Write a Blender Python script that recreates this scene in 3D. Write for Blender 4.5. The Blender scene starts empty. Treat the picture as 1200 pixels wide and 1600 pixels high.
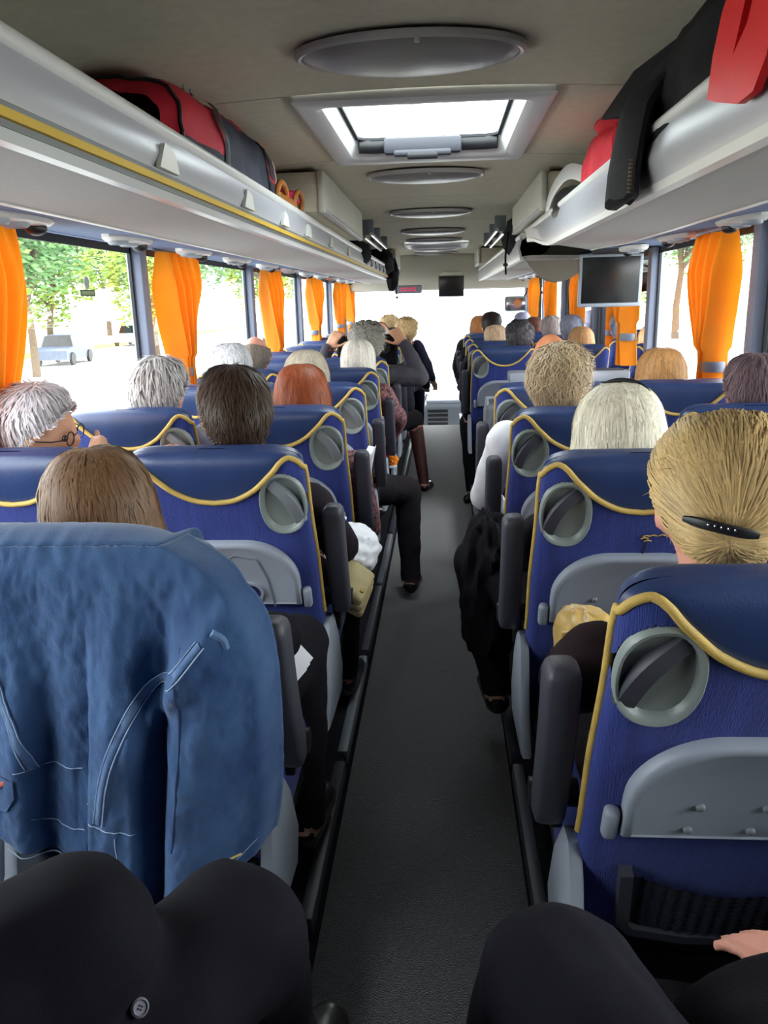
import bpy, bmesh, math, random
import numpy as np
from mathutils import Vector, Matrix, noise
random.seed(7); np.random.seed(7)
SC = bpy.context.scene
COL = SC.collection
PI = math.pi
def R(d): return math.radians(d)

# ------------------------------------------------------------------ camera
CAM = Vector((0.05, 0.0, 1.5))
cd = bpy.data.cameras.new('camera'); cam = bpy.data.objects.new('camera', cd); COL.objects.link(cam)
cd.sensor_fit = 'VERTICAL'; cd.sensor_height = 36.0; cd.lens = 36.0 * 1250 / 1600
cd.clip_start = 0.02; cd.clip_end = 400
cam.matrix_world = (Matrix.Translation(CAM) @ Matrix.Rotation(R(4.37), 4, 'Z')
                    @ Matrix.Rotation(R(90 - 14.77), 4, 'X') @ Matrix.Rotation(R(-1.5), 4, 'Z'))
SC.camera = cam
# ------------------------------------------------------------------ overcast sky
w = bpy.data.worlds.new('world'); SC.world = w; w.use_nodes = True
bg = w.node_tree.nodes['Background']; bg.inputs[0].default_value = (0.93, 0.97, 1.0, 1); bg.inputs[1].default_value = 1.0
SC.view_settings.view_transform = 'Standard'; SC.view_settings.look = 'None'
SC.view_settings.gamma = 1.0; SC.view_settings.use_curve_mapping = False
SC.view_settings.exposure = 3.4
def portal(loc, rot, sx, sy):                       # guides sky sampling through a real opening, gives no light itself
    l = bpy.data.lights.new('window_portal', 'AREA'); l.shape = 'RECTANGLE'; l.size = sx; l.size_y = sy
    l.cycles.is_portal = True
    o = bpy.data.objects.new('window_portal', l); COL.objects.link(o); o.location = loc; o.rotation_euler = rot
portal((-1.33, 5.75, 1.34), (0, R(-90), 0), 0.85, 11.7)
portal((1.33, 5.75, 1.34), (0, R(90), 0), 0.85, 11.7)
portal((0, 11.7, 0.95), (R(-90), 0, 0), 2.5, 1.5)
portal((0, 2.95, 2.22), (0, 0, 0), 0.62, 0.9)

# ------------------------------------------------------------------ helpers
def lin(c):
    c = c / 255.0
    return c / 12.92 if c <= 0.04045 else ((c + 0.055) / 1.055) ** 2.4
def rgb(c): return (lin(c[0]), lin(c[1]), lin(c[2]), 1)
MATS = {}
def pm(name, col, rough=0.6, var=0.12, scale=6.0, bump=0.0, bscale=200.0, metal=0.0, spec=0.5, sheen=0.0, col2=None,
       island=0.0, coat=0.0, stretch=None, detail=4.0, trans=0.0):
    if name in MATS: return MATS[name]
    m = bpy.data.materials.new(name); m.use_nodes = True; MATS[name] = m
    nt = m.node_tree; n = nt.nodes; L = nt.links; b = n['Principled BSDF']
    b.inputs['Roughness'].default_value = rough; b.inputs['Metallic'].default_value = metal
    b.inputs['Specular IOR Level'].default_value = spec; b.inputs['Sheen Weight'].default_value = sheen
    b.inputs['Coat Weight'].default_value = coat
    c = rgb(col); tc = n.new('ShaderNodeTexCoord'); src = tc.outputs['Object']
    if stretch:
        mp = n.new('ShaderNodeMapping'); mp.inputs['Scale'].default_value = stretch; L.new(src, mp.inputs[0]); src = mp.outputs[0]
    nz = n.new('ShaderNodeTexNoise'); nz.inputs['Scale'].default_value = scale; nz.inputs['Detail'].default_value = detail
    L.new(src, nz.inputs['Vector'])
    rp = n.new('ShaderNodeValToRGB')
    rp.color_ramp.elements[0].position = 0.3; rp.color_ramp.elements[1].position = 0.7
    if col2: d = rgb(col2); rp.color_ramp.elements[0].color = d; rp.color_ramp.elements[1].color = c
    else:
        rp.color_ramp.elements[0].color = tuple(x * (1 - var) for x in c[:3]) + (1,)
        rp.color_ramp.elements[1].color = tuple(min(1, x * (1 + var)) for x in c[:3]) + (1,)
    L.new(nz.outputs[0], rp.inputs[0]); out = rp.outputs[0]
    if island:
        g = n.new('ShaderNodeNewGeometry'); mr = n.new('ShaderNodeMapRange')
        mr.inputs[3].default_value = 1 - island; mr.inputs[4].default_value = 1 + island
        L.new(g.outputs['Random Per Island'], mr.inputs[0])
        mx = n.new('ShaderNodeMix'); mx.data_type = 'RGBA'; mx.blend_type = 'MULTIPLY'; mx.inputs[0].default_value = 1
        cb = n.new('ShaderNodeCombineColor')
        for k in range(3): L.new(mr.outputs[0], cb.inputs[k])
        L.new(out, mx.inputs[6]); L.new(cb.outputs[0], mx.inputs[7]); out = mx.outputs[2]
    L.new(out, b.inputs['Base Color'])
    if bump:
        n2 = n.new('ShaderNodeTexNoise'); n2.inputs['Scale'].default_value = bscale; n2.inputs['Detail'].default_value = 2
        L.new(src, n2.inputs['Vector'])
        bp = n.new('ShaderNodeBump'); bp.inputs['Strength'].default_value = bump; bp.inputs['Distance'].default_value = 0.004
        L.new(n2.outputs[0], bp.inputs['Height']); L.new(bp.outputs[0], b.inputs['Normal'])
    if trans:
        b.inputs['Transmission Weight'].default_value = trans
    return m
def emat(name, col, s):
    m = bpy.data.materials.new(name); m.use_nodes = True; b = m.node_tree.nodes['Principled BSDF']
    b.inputs['Base Color'].default_value = rgb(col); b.inputs['Emission Color'].default_value = rgb(col); b.inputs['Emission Strength'].default_value = s
    return m
def glassmat(name, tint=(1, 1, 1), ior=1.45):
    m = bpy.data.materials.new(name); m.use_nodes = True; nt = m.node_tree; n = nt.nodes; L = nt.links
    n.remove(n['Principled BSDF']); o = n['Material Output']
    t = n.new('ShaderNodeBsdfTransparent'); t.inputs[0].default_value = tint + (1,)
    g = n.new('ShaderNodeBsdfGlossy'); g.inputs['Roughness'].default_value = 0.0
    fr = n.new('ShaderNodeFresnel'); fr.inputs[0].default_value = ior
    mx = n.new('ShaderNodeMixShader'); L.new(fr.outputs[0], mx.inputs[0]); L.new(t.outputs[0], mx.inputs[1]); L.new(g.outputs[0], mx.inputs[2])
    L.new(mx.outputs[0], o.inputs[0]); return m

class MB:
    def __init__(s): s.v = []; s.f = []
    def add(s, v, f):
        o = len(s.v); s.v.extend([tuple(map(float, p)) for p in v]); s.f.extend([tuple(i + o for i in q) for q in f]); return s
    def grid(s, fn, nu, nv, cu=False, cv=False):
        v = [fn(i / (nu if cu else nu - 1), j / (nv if cv else nv - 1)) for j in range(nv) for i in range(nu)]
        f = []
        for j in range(nv if cv else nv - 1):
            for i in range(nu if cu else nu - 1):
                a = j * nu + i; b = j * nu + (i + 1) % nu; c = ((j + 1) % nv) * nu + (i + 1) % nu; d = ((j + 1) % nv) * nu + i
                f.append((a, b, c, d))
        return s.add(v, f)
    def rings(s, rs, cap=True):
        n = len(rs[0]); v = [p for r in rs for p in r]; f = []
        for j in range(len(rs) - 1):
            for i in range(n): f.append((j * n + i, j * n + (i + 1) % n, (j + 1) * n + (i + 1) % n, (j + 1) * n + i))
        if cap:
            f.append(tuple(range(n - 1, -1, -1))); k = (len(rs) - 1) * n; f.append(tuple(range(k, k + n)))
        return s.add(v, f)
    def tube(s, pts, r, n=8, cap=True, flat=1.0):
        pts = [Vector(p) for p in pts]; m = len(pts); rr = r if hasattr(r, '__len__') else [r] * m
        t = [(pts[min(i + 1, m - 1)] - pts[max(i - 1, 0)]).normalized() for i in range(m)]
        a = Vector((0, 0, 1)) if abs(t[0].z) < 0.9 else Vector((1, 0, 0)); u = t[0].cross(a).normalized(); rs = []
        for i in range(m):
            u = (u - t[i] * u.dot(t[i])).normalized(); w_ = t[i].cross(u)
            rs.append([pts[i] + (u * math.cos(2 * PI * k / n) * flat + w_ * math.sin(2 * PI * k / n)) * rr[i] for k in range(n)])
        return s.rings(rs, cap)
    def box(s, c, d, bev=0.0, seg=2, rot=None, M=None):
        bm = bmesh.new(); bmesh.ops.create_cube(bm, size=1)
        for v in bm.verts: v.co = Vector((v.co.x * d[0], v.co.y * d[1], v.co.z * d[2]))
        if bev: bmesh.ops.bevel(bm, geom=list(bm.edges), offset=bev, segments=seg, profile=0.5, affect='EDGES')
        T = Matrix.Translation(c)
        if rot is not None: T = T @ rot.to_4x4()
        if M is not None: T = M @ T
        bm.verts.index_update()
        s.add([T @ v.co for v in bm.verts], [[v.index for v in f.verts] for f in bm.faces]); bm.free(); return s
    def ball(s, c, r, nu=12, nv=8, rot=None):
        r = r if hasattr(r, '__len__') else (r, r, r); c = Vector(c)
        def fn(u, v):
            a = 2 * PI * u; b = PI * (v - 0.5); p = Vector((r[0] * math.cos(b) * math.cos(a), r[1] * math.cos(b) * math.sin(a), r[2] * math.sin(b)))
            return c + (rot @ p if rot is not None else p)
        return s.grid(fn, nu, nv, cu=True)
    def prism(s, poly, ax, a0, a1, bev=0.0):
        # polygon (p,q) extruded along axis ax
        def P(p, q, t): return {'x': (t, p, q), 'y': (p, t, q), 'z': (p, q, t)}[ax]
        n = len(poly); v = [P(p, q, a0) for p, q in poly] + [P(p, q, a1) for p, q in poly]
        f = [(i, (i + 1) % n, n + (i + 1) % n, n + i) for i in range(n)] + [tuple(range(n - 1, -1, -1)), tuple(range(n, 2 * n))]
        return s.add(v, f)
    def mesh(s, name, smooth=True, ang=40):
        me = bpy.data.meshes.new(name); me.from_pydata(s.v, [], s.f)
        bm = bmesh.new(); bm.from_mesh(me); bmesh.ops.remove_doubles(bm, verts=bm.verts, dist=1e-5); bmesh.ops.recalc_face_normals(bm, faces=bm.faces); bm.to_mesh(me); bm.free()
        if smooth:
            me.polygons.foreach_set('use_smooth', [True] * len(me.polygons)); me.set_sharp_from_angle(angle=R(ang))
        return me
def obj(name, mb, mat, parent=None, smooth=True, ang=40, loc=None):
    me = mb if isinstance(mb, bpy.types.Mesh) else mb.mesh(name, smooth, ang)
    if mat is not None and not me.materials: me.materials.append(mat)
    o = bpy.data.objects.new(name, me); COL.objects.link(o)
    if parent: o.parent = parent
    if loc is not None: o.location = loc
    return o
def tag(o, label, cat, group=None, kind=None):
    if label: o['label'] = label
    if cat: o['category'] = cat
    if group: o['group'] = group
    if kind: o['kind'] = kind
    return o
def thing(name, label, cat, loc=(0, 0, 0), rz=0, group=None):
    o = bpy.data.objects.new(name, None); COL.objects.link(o); o.location = loc; o.rotation_euler = (0, 0, rz); o.empty_display_size = 0.1
    return tag(o, label, cat, group)
def struct(name, mb, mat, parent=None, smooth=True, label=None, cat=None):
    o = obj(name, mb, mat, parent, smooth)
    if not parent: o['kind'] = 'structure'
    if label: o['label'] = label; o['category'] = cat
    return o
def copy_tree(o, parent=None):
    c = o.copy(); COL.objects.link(c); c.parent = parent
    for ch in [x for x in COL.objects if x.parent == o]: copy_tree(ch, c)
    return c
def kids(o): return list(o.children)
def spline(xs, ys):
    xs = list(xs); ys = list(ys)
    def f(x):
        if x <= xs[0]: return ys[0]
        if x >= xs[-1]: return ys[-1]
        k = max(i for i in range(len(xs) - 1) if xs[i] <= x); h = xs[k + 1] - xs[k]; t = (x - xs[k]) / h
        def m(i):
            if i == 0: return (ys[1] - ys[0]) / (xs[1] - xs[0])
            if i == len(xs) - 1: return (ys[-1] - ys[-2]) / (xs[-1] - xs[-2])
            return (ys[i + 1] - ys[i - 1]) / (xs[i + 1] - xs[i - 1])
        t2 = t * t; t3 = t2 * t
        return (2 * t3 - 3 * t2 + 1) * ys[k] + (t3 - 2 * t2 + t) * h * m(k) + (-2 * t3 + 3 * t2) * ys[k + 1] + (t3 - t2) * h * m(k + 1)
    return f
def curve_pts(pts, n):
    pts = [Vector(p) for p in pts]; d = [0]
    for i in range(1, len(pts)): d.append(d[-1] + max(1e-6, (pts[i] - pts[i - 1]).length))
    fs = [spline(d, [p[k] for p in pts]) for k in range(3)]
    return [Vector([fs[k](d[-1] * i / (n - 1)) for k in range(3)]) for i in range(n)]
def sstep(a, b, x):
    t = max(0, min(1, (x - a) / (b - a))); return t * t * (3 - 2 * t)

# ------------------------------------------------------------------ materials
M_carpet = pm('carpet', (42, 43, 45), 0.95, 0.85, 75, 1.0, 260, spec=0.15, sheen=1.0)
M_carpet2 = pm('platform_carpet', (36, 37, 41), 0.95, 0.5, 160, 0.9, 420, spec=0.15)
M_ceil = pm('ceiling_cloth', (202, 198, 176), 0.95, 0.05, 30, 0.25, 900, spec=0.1)
M_cream = pm('cream_plastic', (190, 190, 178), 0.5, 0.03, 4)
M_white = pm('white_plastic', (205, 206, 204), 0.4, 0.02, 4)
M_grey = pm('grey_plastic', (150, 158, 170), 0.45, 0.04, 5, 0.1, 900)
M_greyd = pm('mid_grey_plastic', (112, 118, 126), 0.45, 0.05, 5, 0.1, 900)
M_dark = pm('dark_grey_plastic', (62, 63, 72), 0.5, 0.06, 6, 0.1, 700)
M_black = pm('black_plastic', (22, 22, 25), 0.45, 0.1, 6)
M_blackcloth = pm('black_cloth', (22, 21, 26), 0.95, 0.25, 30, 0.4, 500, spec=0.15)
M_seat = pm('blue_seat_fabric', (46, 60, 130), 0.85, 0.16, 60, 0.7, 700, spec=0.25, sheen=0.15, stretch=(1, 0.3, 0.05))
M_leather = pm('dark_blue_leatherette', (40, 58, 100), 0.36, 0.16, 9, 0.12, 260, spec=0.55)
M_pipe = pm('yellow_piping', (196, 164, 84), 0.6, 0.12, 30, 0.3, 500)
M_rackgrey = pm('rack_grey', (168, 170, 178), 0.32, 0.03, 3, spec=0.6)
M_rackunder = pm('rack_underside', (172, 170, 168), 0.75, 0.05, 120, 0.1, 600)
M_soffit = pm('blue_soffit', (92, 110, 145), 0.8, 0.06, 20, 0.2, 600)
M_wall = pm('side_wall_cloth', (96, 100, 120), 0.9, 0.08, 30, 0.3, 500)
M_pillar = pm('window_pillar_grey', (120, 128, 148), 0.6, 0.05, 10)
M_trim = pm('aluminium_trim', (150, 152, 152), 0.4, 0.05, 20, metal=0.6)
M_dish = pm('dish_grey', (132, 141, 137), 0.4, 0.04, 6, 0.08, 300)
M_hndl = pm('handle_grey', (120, 126, 130), 0.4, 0.04, 6)
M_glass = glassmat('window_glass', (0.96, 0.98, 0.97))
M_chrome = pm('chrome', (205, 205, 208), 0.18, 0.02, 3, metal=1.0)
M_orange = pm('orange_curtain_cloth', (236, 146, 18), 0.8, 0.05, 10, 0.25, 500, sheen=0.2)
nt = M_orange.node_tree; b_ = nt.nodes['Principled BSDF']; tl = nt.nodes.new('ShaderNodeBsdfTranslucent'); mx_ = nt.nodes.new('ShaderNodeMixShader'); mx_.inputs[0].default_value = 0.22
tl.inputs[0].default_value = rgb((255, 150, 10)); nt.links.new(b_.outputs[0], mx_.inputs[1]); nt.links.new(tl.outputs[0], mx_.inputs[2]); nt.links.new(mx_.outputs[0], nt.nodes['Material Output'].inputs[0])
M_rubber = pm('rubber_seal', (40, 42, 46), 0.7, 0.08, 8)
M_net = pm('pocket_net', (26, 29, 46), 0.85, 0.3, 60, 0.5, 300)
M_red = pm('red_plastic', (214, 32, 44), 0.4, 0.05, 5)

# ================================================================== THE SETTING
Y0, Y1 = -0.75, 11.62
XW = 1.27
m = MB().box((0, (1.0 + 9.86) / 2, -0.03), (0.54, 8.86, 0.06)); floor = struct('floor', m, M_carpet, smooth=False)
for s, nm in ((-1, 'left'), (1, 'right')):
    m = MB().box((s * 0.76, 5.2, 0.04), (1.0, 9.4, 0.2), 0.012); struct('floor_platform_' + nm, m, M_carpet2)
m = MB().box((0, 0.14, 0.17), (2.54, 1.78, 0.38), 0.012); struct('floor_rear', m, M_carpet2)
m = MB().box((0, 10.75, -0.42), (2.54, 1.8, 0.06)); struct('floor_front', m, M_carpet, smooth=False)
# aisle edge strips
k = 1
for s in (-1, 1):
    for (a, b) in ((1.06, 1.45), (1.50, 2.15), (2.2, 2.9), (2.95, 3.7), (3.75, 4.6), (4.65, 6.2), (6.25, 8.0), (8.05, 9.8)):
        m = MB().box((s * 0.268, (a + b) / 2, 0.125), (0.034, b - a, 0.05), 0.008)
        struct('trim_%d' % k, m, (M_greyd if k % 2 else M_dark) if s < 0 else M_dark); k += 1
# side walls below and above the glass
ZS, ZT = 0.92, 1.76
for s, nm in ((-1, 'left'), (1, 'right')):
    yend = Y1 if s < 0 else 10.0
    w_ = struct('wall_' + nm, MB().box((s * (XW + 0.03), (Y0 + yend) / 2, (ZS - 0.45) / 2), (0.06, yend - Y0, ZS + 0.45)), M_wall, smooth=False)
    obj('upper_panel', MB().box((s * (XW + 0.03), (Y0 + Y1) / 2, (ZT + 2.06) / 2), (0.06, Y1 - Y0, 2.06 - ZT)), M_soffit, w_, smooth=False)
    obj('window_sill', MB().box((s * (XW - 0.02), (Y0 + yend) / 2, ZS), (0.07, yend - Y0, 0.035), 0.012), M_pillar, w_)
    obj('heater_duct', MB().box((s * (XW - 0.025), 5.3, 0.22), (0.05, 9.2, 0.15), 0.015), M_greyd, w_)
d_ = struct('door_1', MB().box((XW + 0.03, 10.72, 0.9), (0.05, 0.05, 2.5)).box((XW + 0.03, 10.04, 0.2), (0.05, 0.06, 1.4)).box((XW + 0.03, 11.42, 0.2), (0.05, 0.06, 1.4)).box((XW + 0.03, 10.72, -0.38), (0.05, 1.4, 0.1)), M_dark, smooth=False)
obj('door_pane', MB().add([(XW + 0.03, 10.06, -0.33), (XW + 0.03, 11.4, -0.33), (XW + 0.03, 11.4, ZS), (XW + 0.03, 10.06, ZS)], [(0, 1, 2, 3)]), M_glass, d_, smooth=False)
struct('wall_rear', MB().box((0, Y0 - 0.03, 0.85), (2.6, 0.06, 2.5)), M_wall, smooth=False)
PL = [-0.1, 2.02, 3.58, 5.66, 7.62, 9.72, 11.45]
PR = [-0.1, 1.75, 3.30, 4.92, 6.70, 8.40, 9.95, 11.45]
wn = 1
for s, P in ((-1, PL), (1, PR)):
    for y in P:
        m = MB().box((s * (XW + 0.01), y, (ZS + ZT) / 2), (0.07, 0.085, ZT - ZS), 0.012)
        struct('trim_%d' % k, m, M_pillar); k += 1
    Q = [Y0] + P
    for a, b in zip(Q[:-1], Q[1:]):
        g = MB().add([(s * (XW + 0.03), a, ZS), (s * (XW + 0.03), b, ZS), (s * (XW + 0.03), b, ZT), (s * (XW + 0.03), a, ZT)], [(0, 1, 2, 3)])
        if a == Y0:  # rearmost bays, out of view: solid wall added to cut light at the rear
            struct('wall_light_block_' + ('left' if s < 0 else 'right'), MB().box((s * (XW + 0.03), (a + b) / 2, (ZS + ZT) / 2), (0.06, b - a, ZT - ZS + 0.02)), M_wall, smooth=False); continue
        o = struct('window_%d' % wn, g, M_glass, smooth=False); wn += 1
        if a > Y0:
            f = MB()
            for z in (ZS + 0.025, ZT - 0.02): f.box((s * (XW + 0.022), (a + b) / 2, z), (0.012, b - a - 0.085, 0.03))
            for y in (a + 0.05, b - 0.05): f.box((s * (XW + 0.022), y, (ZS + ZT) / 2), (0.012, 0.02, ZT - ZS))
            obj('seal', f, M_rubber, o, smooth=False)
# windscreen
g = MB().grid(lambda u, v: ((u - 0.5) * 2.5, Y1 + 0.10 - 0.35 * abs(2 * u - 1) ** 3 * 0.6, 0.25 + 1.36 * v), 17, 2)
ws = struct('window_%d' % wn, g, M_glass); wn += 1
fr = MB(); fr.box((0, Y1 + 0.06, -0.12), (2.6, 0.1, 0.62), 0.02); struct('wall_front', fr, M_greyd)
fr = MB(); fr.box((0, 10.98, 1.85), (2.5, 0.25, 0.46), 0.05); fr.box((0, 11.4, 1.84), (2.56, 0.7, 0.42), 0.04); struct('trim_%d' % k, fr, M_cream); k += 1
for s in (-1, 1):
    struct('trim_%d' % k, MB().box((s * 1.25, Y1, 0.95), (0.1, 0.14, 1.4), 0.03), M_pillar); k += 1

# ceiling: cloth panels between recessed joints, opening for the roof hatch
ZC = 2.06
def zc(x):
    a = abs(x); return ZC + 0.015 - 0.02 * (a / 0.6) ** 2 if a < 0.6 else ZC - 0.005 - 0.42 * (a - 0.6) ** 2.0
ceil_y = [Y0, 0.75, 2.47, 3.55, 4.9, 6.35, 7.9, 8.55, 9.35, 10.86]
hatch_bays = {2: 0.375, 7: 0.33}
back = MB()
def slab(mb, x0, x1, y0, y1, dz=0.0, n=14, th=0.02):
    xs = [x0 + (x1 - x0) * i / (n - 1) for i in range(n)]
    ring = [(x, zc(x) + dz) for x in xs] + [(x, zc(x) + dz + th) for x in reversed(xs)]
    mb.prism(ring, 'y', y0, y1)
for j in range(1, len(ceil_y) - 1):
    y = ceil_y[j]
    for x0, x1 in (((-XW, XW),) if j not in (2, 3, 7, 8) else ((-XW, -0.375), (0.375, XW))): slab(back, x0, x1, y - 0.02, y + 0.02, 0.012)
for j in (2, 3, 7, 8):
    pass
ceiling = struct('ceiling', back, M_ceil)
for j in range(len(ceil_y) - 1):
    a, b = ceil_y[j] + 0.004, ceil_y[j + 1] - 0.004
    if j in hatch_bays:
        h = hatch_bays[j]
        for x0, x1 in ((-XW, -h), (h, XW)):
            q = MB(); slab(q, x0, x1, a, b); obj('ceiling_panel', q, M_ceil, ceiling)
    else:
        q = MB(); slab(q, -XW, XW, a, b, n=24); obj('ceiling_panel', q, M_ceil, ceiling)
struct('roof_shell', MB().box((0, 1.0, 2.105), (2.6, 2.92, 0.02)).box((0, 5.7, 2.105), (2.6, 4.28, 0.02)).box((0, 10.6, 2.105), (2.6, 2.5, 0.02)).box((-0.9, 5.5, 2.105), (0.9, 12, 0.02)).box((0.9, 5.5, 2.105), (0.9, 12, 0.02)), M_pillar, smooth=False)
# ------------------------------------------------------------------ roof hatches
def hatch(y0, y1, hw, iw, label, handle=True):
    t = thing('roof_hatch', label, 'roof hatch', (0, (y0 + y1) / 2, ZC), group='roof hatches')
    L = (y1 - y0) / 2; il = L - 0.09 * (L / 0.54); off = -0.03 * (L / 0.54)
    def rr(hx, hy, r, cy, z, n=8):
        p = []
        for q, (sx, sy) in enumerate(((1, 1), (-1, 1), (-1, -1), (1, -1))):
            for i in range(n):
                a = q * PI / 2 + i / (n - 1) * PI / 2; p.append((sx * (hx - r) + r * math.cos(a), cy + sy * (hy - r) + r * math.sin(a), z))
        return p
    m = MB().rings([rr(hw, L, 0.012, 0, 0.02), rr(hw, L, 0.012, 0, -0.008), rr(hw - 0.012, L - 0.012, 0.012, 0, -0.016), rr(iw + 0.02, il + 0.02, 0.06, off, -0.018), rr(iw, il, 0.05, off, -0.008),
                    rr(iw - 0.015, il - 0.02, 0.05, off, 0.03), rr(iw - 0.02, il - 0.03, 0.05, off, 0.055)], cap=False)
    obj('frame', m, M_white, t)
    m = MB().rings([rr(iw - 0.02, il - 0.03, 0.05, off, 0.048), rr(iw - 0.032, il - 0.042, 0.05, off, 0.048), rr(iw - 0.032, il - 0.042, 0.05, off, 0.058), rr(iw - 0.02, il - 0.03, 0.05, off, 0.058)], cap=False)
    obj('rubber_seal', m, M_rubber, t)
    obj('pane', MB().add([(-iw, -il + off, 0.06), (iw, -il + off, 0.06), (iw, il + off, 0.06), (-iw, il + off, 0.06)], [(0, 1, 2, 3)]), glassmat('hatch_glass', (0.90, 0.97, 0.96)), t, smooth=False)
    if handle:
        h = MB().box((-0.02, il + off - 0.06, 0.02), (0.30, 0.05, 0.06), 0.012); h.box((-0.02, il + off - 0.09, -0.012), (0.22, 0.05, 0.022), 0.008)
        hb = obj('handle_box', h, M_dark, t)
        obj('release_bar', MB().box((-0.02, il + off - 0.11, -0.024), (0.12, 0.03, 0.025), 0.008), M_black, hb)
        obj('locking_bar', MB().tube([(-iw + 0.03, il + off - 0.045, 0.03), (-iw + 0.08, il + off - 0.03, 0.03), (iw - 0.08, il + off - 0.03, 0.03), (iw - 0.03, il + off - 0.045, 0.03)], 0.028, 8, flat=0.5), M_black, t)
        obj('rear_latch', MB().ball((-0.03, -il + off + 0.06, 0.03), (0.085, 0.05, 0.03)), M_black, t)
    return t
hatch(2.47, 3.55, 0.378, 0.30, 'large roof hatch with dark handle, nearest the camera', True)
hatch(8.56, 9.34, 0.335, 0.28, 'small bright roof hatch far along the ceiling', False)
# ------------------------------------------------------------------ oval ceiling lamps
M_lens = pm('lamp_lens_grey', (140, 139, 134), 0.3, 0.06, 8, 0.1, 60, spec=0.6)
M_ring = pm('lamp_ring_grey', (188, 188, 184), 0.35, 0.03, 4)
lampy = [2.08, 3.98, 5.62, 7.12, 8.2, 9.6, 10.4]
words = ['nearest the camera', 'just beyond the big roof hatch', 'third from the camera', 'fourth from the camera', 'fifth, before the far roof hatch', 'second from the front of the coach', 'closest to the front of the coach']
for i, y in enumerate(lampy):
    t = thing('ceiling_lamp', 'unlit grey oval ceiling lamp, ' + words[i], 'ceiling lamp', (-0.02, y, ZC + 0.01), group='oval ceiling lamps')
    prof = [(1.0, -0.004), (1.0, -0.016), (0.97, -0.022), (0.94, -0.02)]
    m = MB().rings([[(0.272 * r * math.cos(2 * PI * k / 48), 0.155 * r * math.sin(2 * PI * k / 48), z) for k in range(48)] for r, z in prof], cap=False)
    obj('ring', m, M_ring, t)
    prof = [(0.95, -0.016), (0.9, -0.026), (0.7, -0.036), (0.4, -0.042), (0.12, -0.044)]
    m = MB().rings([[(0.272 * r * math.cos(2 * PI * k / 48), 0.155 * r * math.sin(2 * PI * k / 48), z) for k in range(48)] for r, z in prof])
    obj('lens', m, M_lens, t)
    obj('clip', MB().box((0.02, -0.148, -0.024), (0.012, 0.012, 0.014), 0.003), M_ring, t)
# ------------------------------------------------------------------ luggage racks
def rack(s, y0, y1, label, strip, taper=None):
    t = thing('luggage_rack', label, 'luggage rack', (0, 0, 1.72), group='luggage racks')
    n = max(8, int((y1 - y0) * 6)); ys = [y0 + (y1 - y0) * i / (n - 1) for i in range(n)]
    def up(y): return 0.0 if not taper else 0.075 * sstep(taper[0], taper[1], y)
    def sec(pts): return [[(s * a, y, z + up(y) * lift) for a, z, lift in pts] for y in ys]
    under = [(0.535, 0.0, 1), (0.86, -0.003, .3), (0.86, 0.012, .3), (0.60, 0.02, 1), (0.535, 0.016, 1)]
    obj('tray', MB().rings(sec(under)), M_rackunder, t)
    sof = [(0.86, 0.0, .3), (1.265, 0.035, 0), (1.265, 0.05, 0), (0.86, 0.015, .3)]
    so = obj('soffit', MB().rings(sec(sof)), M_soffit, t)
    obj('edge_bead', MB().rings(sec([(0.852, -0.006, .3), (0.868, -0.006, .3), (0.868, 0.004, .3), (0.852, 0.004, .3)])), M_white, t)
    if strip:
        obj('bottom_edge', MB().rings(sec([(0.522, -0.004, 1), (0.545, -0.004, 1), (0.545, 0.014, 1), (0.518, 0.014, 1)])), M_rackgrey, t)
        obj('channel', MB().rings(sec([(0.516, 0.012, 1), (0.54, 0.012, 1), (0.54, 0.043, 1), (0.512, 0.043, 1)])), M_greyd, t)
        obj('yellow_strip', MB().rings(sec([(0.507, 0.021, 1), (0.515, 0.021, 1), (0.514, 0.033, 1), (0.505, 0.033, 1)])), pm('yellow_strip', (205, 168, 40), 0.5, 0.05, 8), t)
        face = [(0.511, 0.043, 1), (0.503, 0.075, 1), (0.514, 0.115, 0), (0.524, 0.115, 0), (0.515, 0.075, 1), (0.524, 0.043, 1)]
    else:
        obj('bottom_edge', MB().rings(sec([(0.516, -0.006, 1), (0.545, -0.006, 1), (0.545, 0.012, 1), (0.510, 0.010, 1)])), M_white, t)
        face = [(0.514, 0.010, 1), (0.500, 0.06, 1), (0.514, 0.118, 0), (0.524, 0.118, 0), (0.512, 0.06, 1), (0.526, 0.010, 1)]
    obj('lip', MB().rings(sec(face)), M_rackgrey, t)
    rail = [(0.527 + 0.021 * math.cos(2 * PI * k / 12), 0.128 + 0.018 * math.sin(2 * PI * k / 12), 0) for k in range(12)]
    obj('top_rail', MB().rings(sec(rail)), M_white, t)
    # air and lamp units under the soffit
    y = y0 + 0.45 if y0 > 1 else 1.32
    while y < y1 - 0.15:
        c = Vector((s * 1.03, y, 0.012))
        u = obj('service_unit', MB().rings([[(c.x + 0.065 * k_ * math.cos(2 * PI * i / 20), c.y + 0.17 * k_ * math.sin(2 * PI * i / 20), c.z + z) for i in range(20)] for k_, z in ((1.0, 0.006), (1.0, -0.006), (0.9, -0.014), (0.5, -0.017))]), M_white, t)
        for q in (-0.095, 0.0):
            obj('reading_lamp', MB().rings([[(c.x + 0.033 * k_ * math.cos(2 * PI * i / 14), c.y + q + 0.033 * k_ * math.sin(2 * PI * i / 14), c.z + z) for i in range(14)] for k_, z in ((1.0, -0.01), (1.0, -0.024), (0.8, -0.028), (0.6, -0.02))]), M_grey, u)
        obj('air_nozzle', MB().ball((c.x, c.y + 0.105, c.z - 0.02), (0.028, 0.034, 0.02)), M_black, u)
        y += 0.765
    return t
rl = rack(-1, -0.6, 10.5, 'long left luggage rack with a yellow strip along its lip', True)
M_clear = pm('pale_bracket_plastic', (214, 216, 210), 0.4, 0.03, 5)
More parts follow.
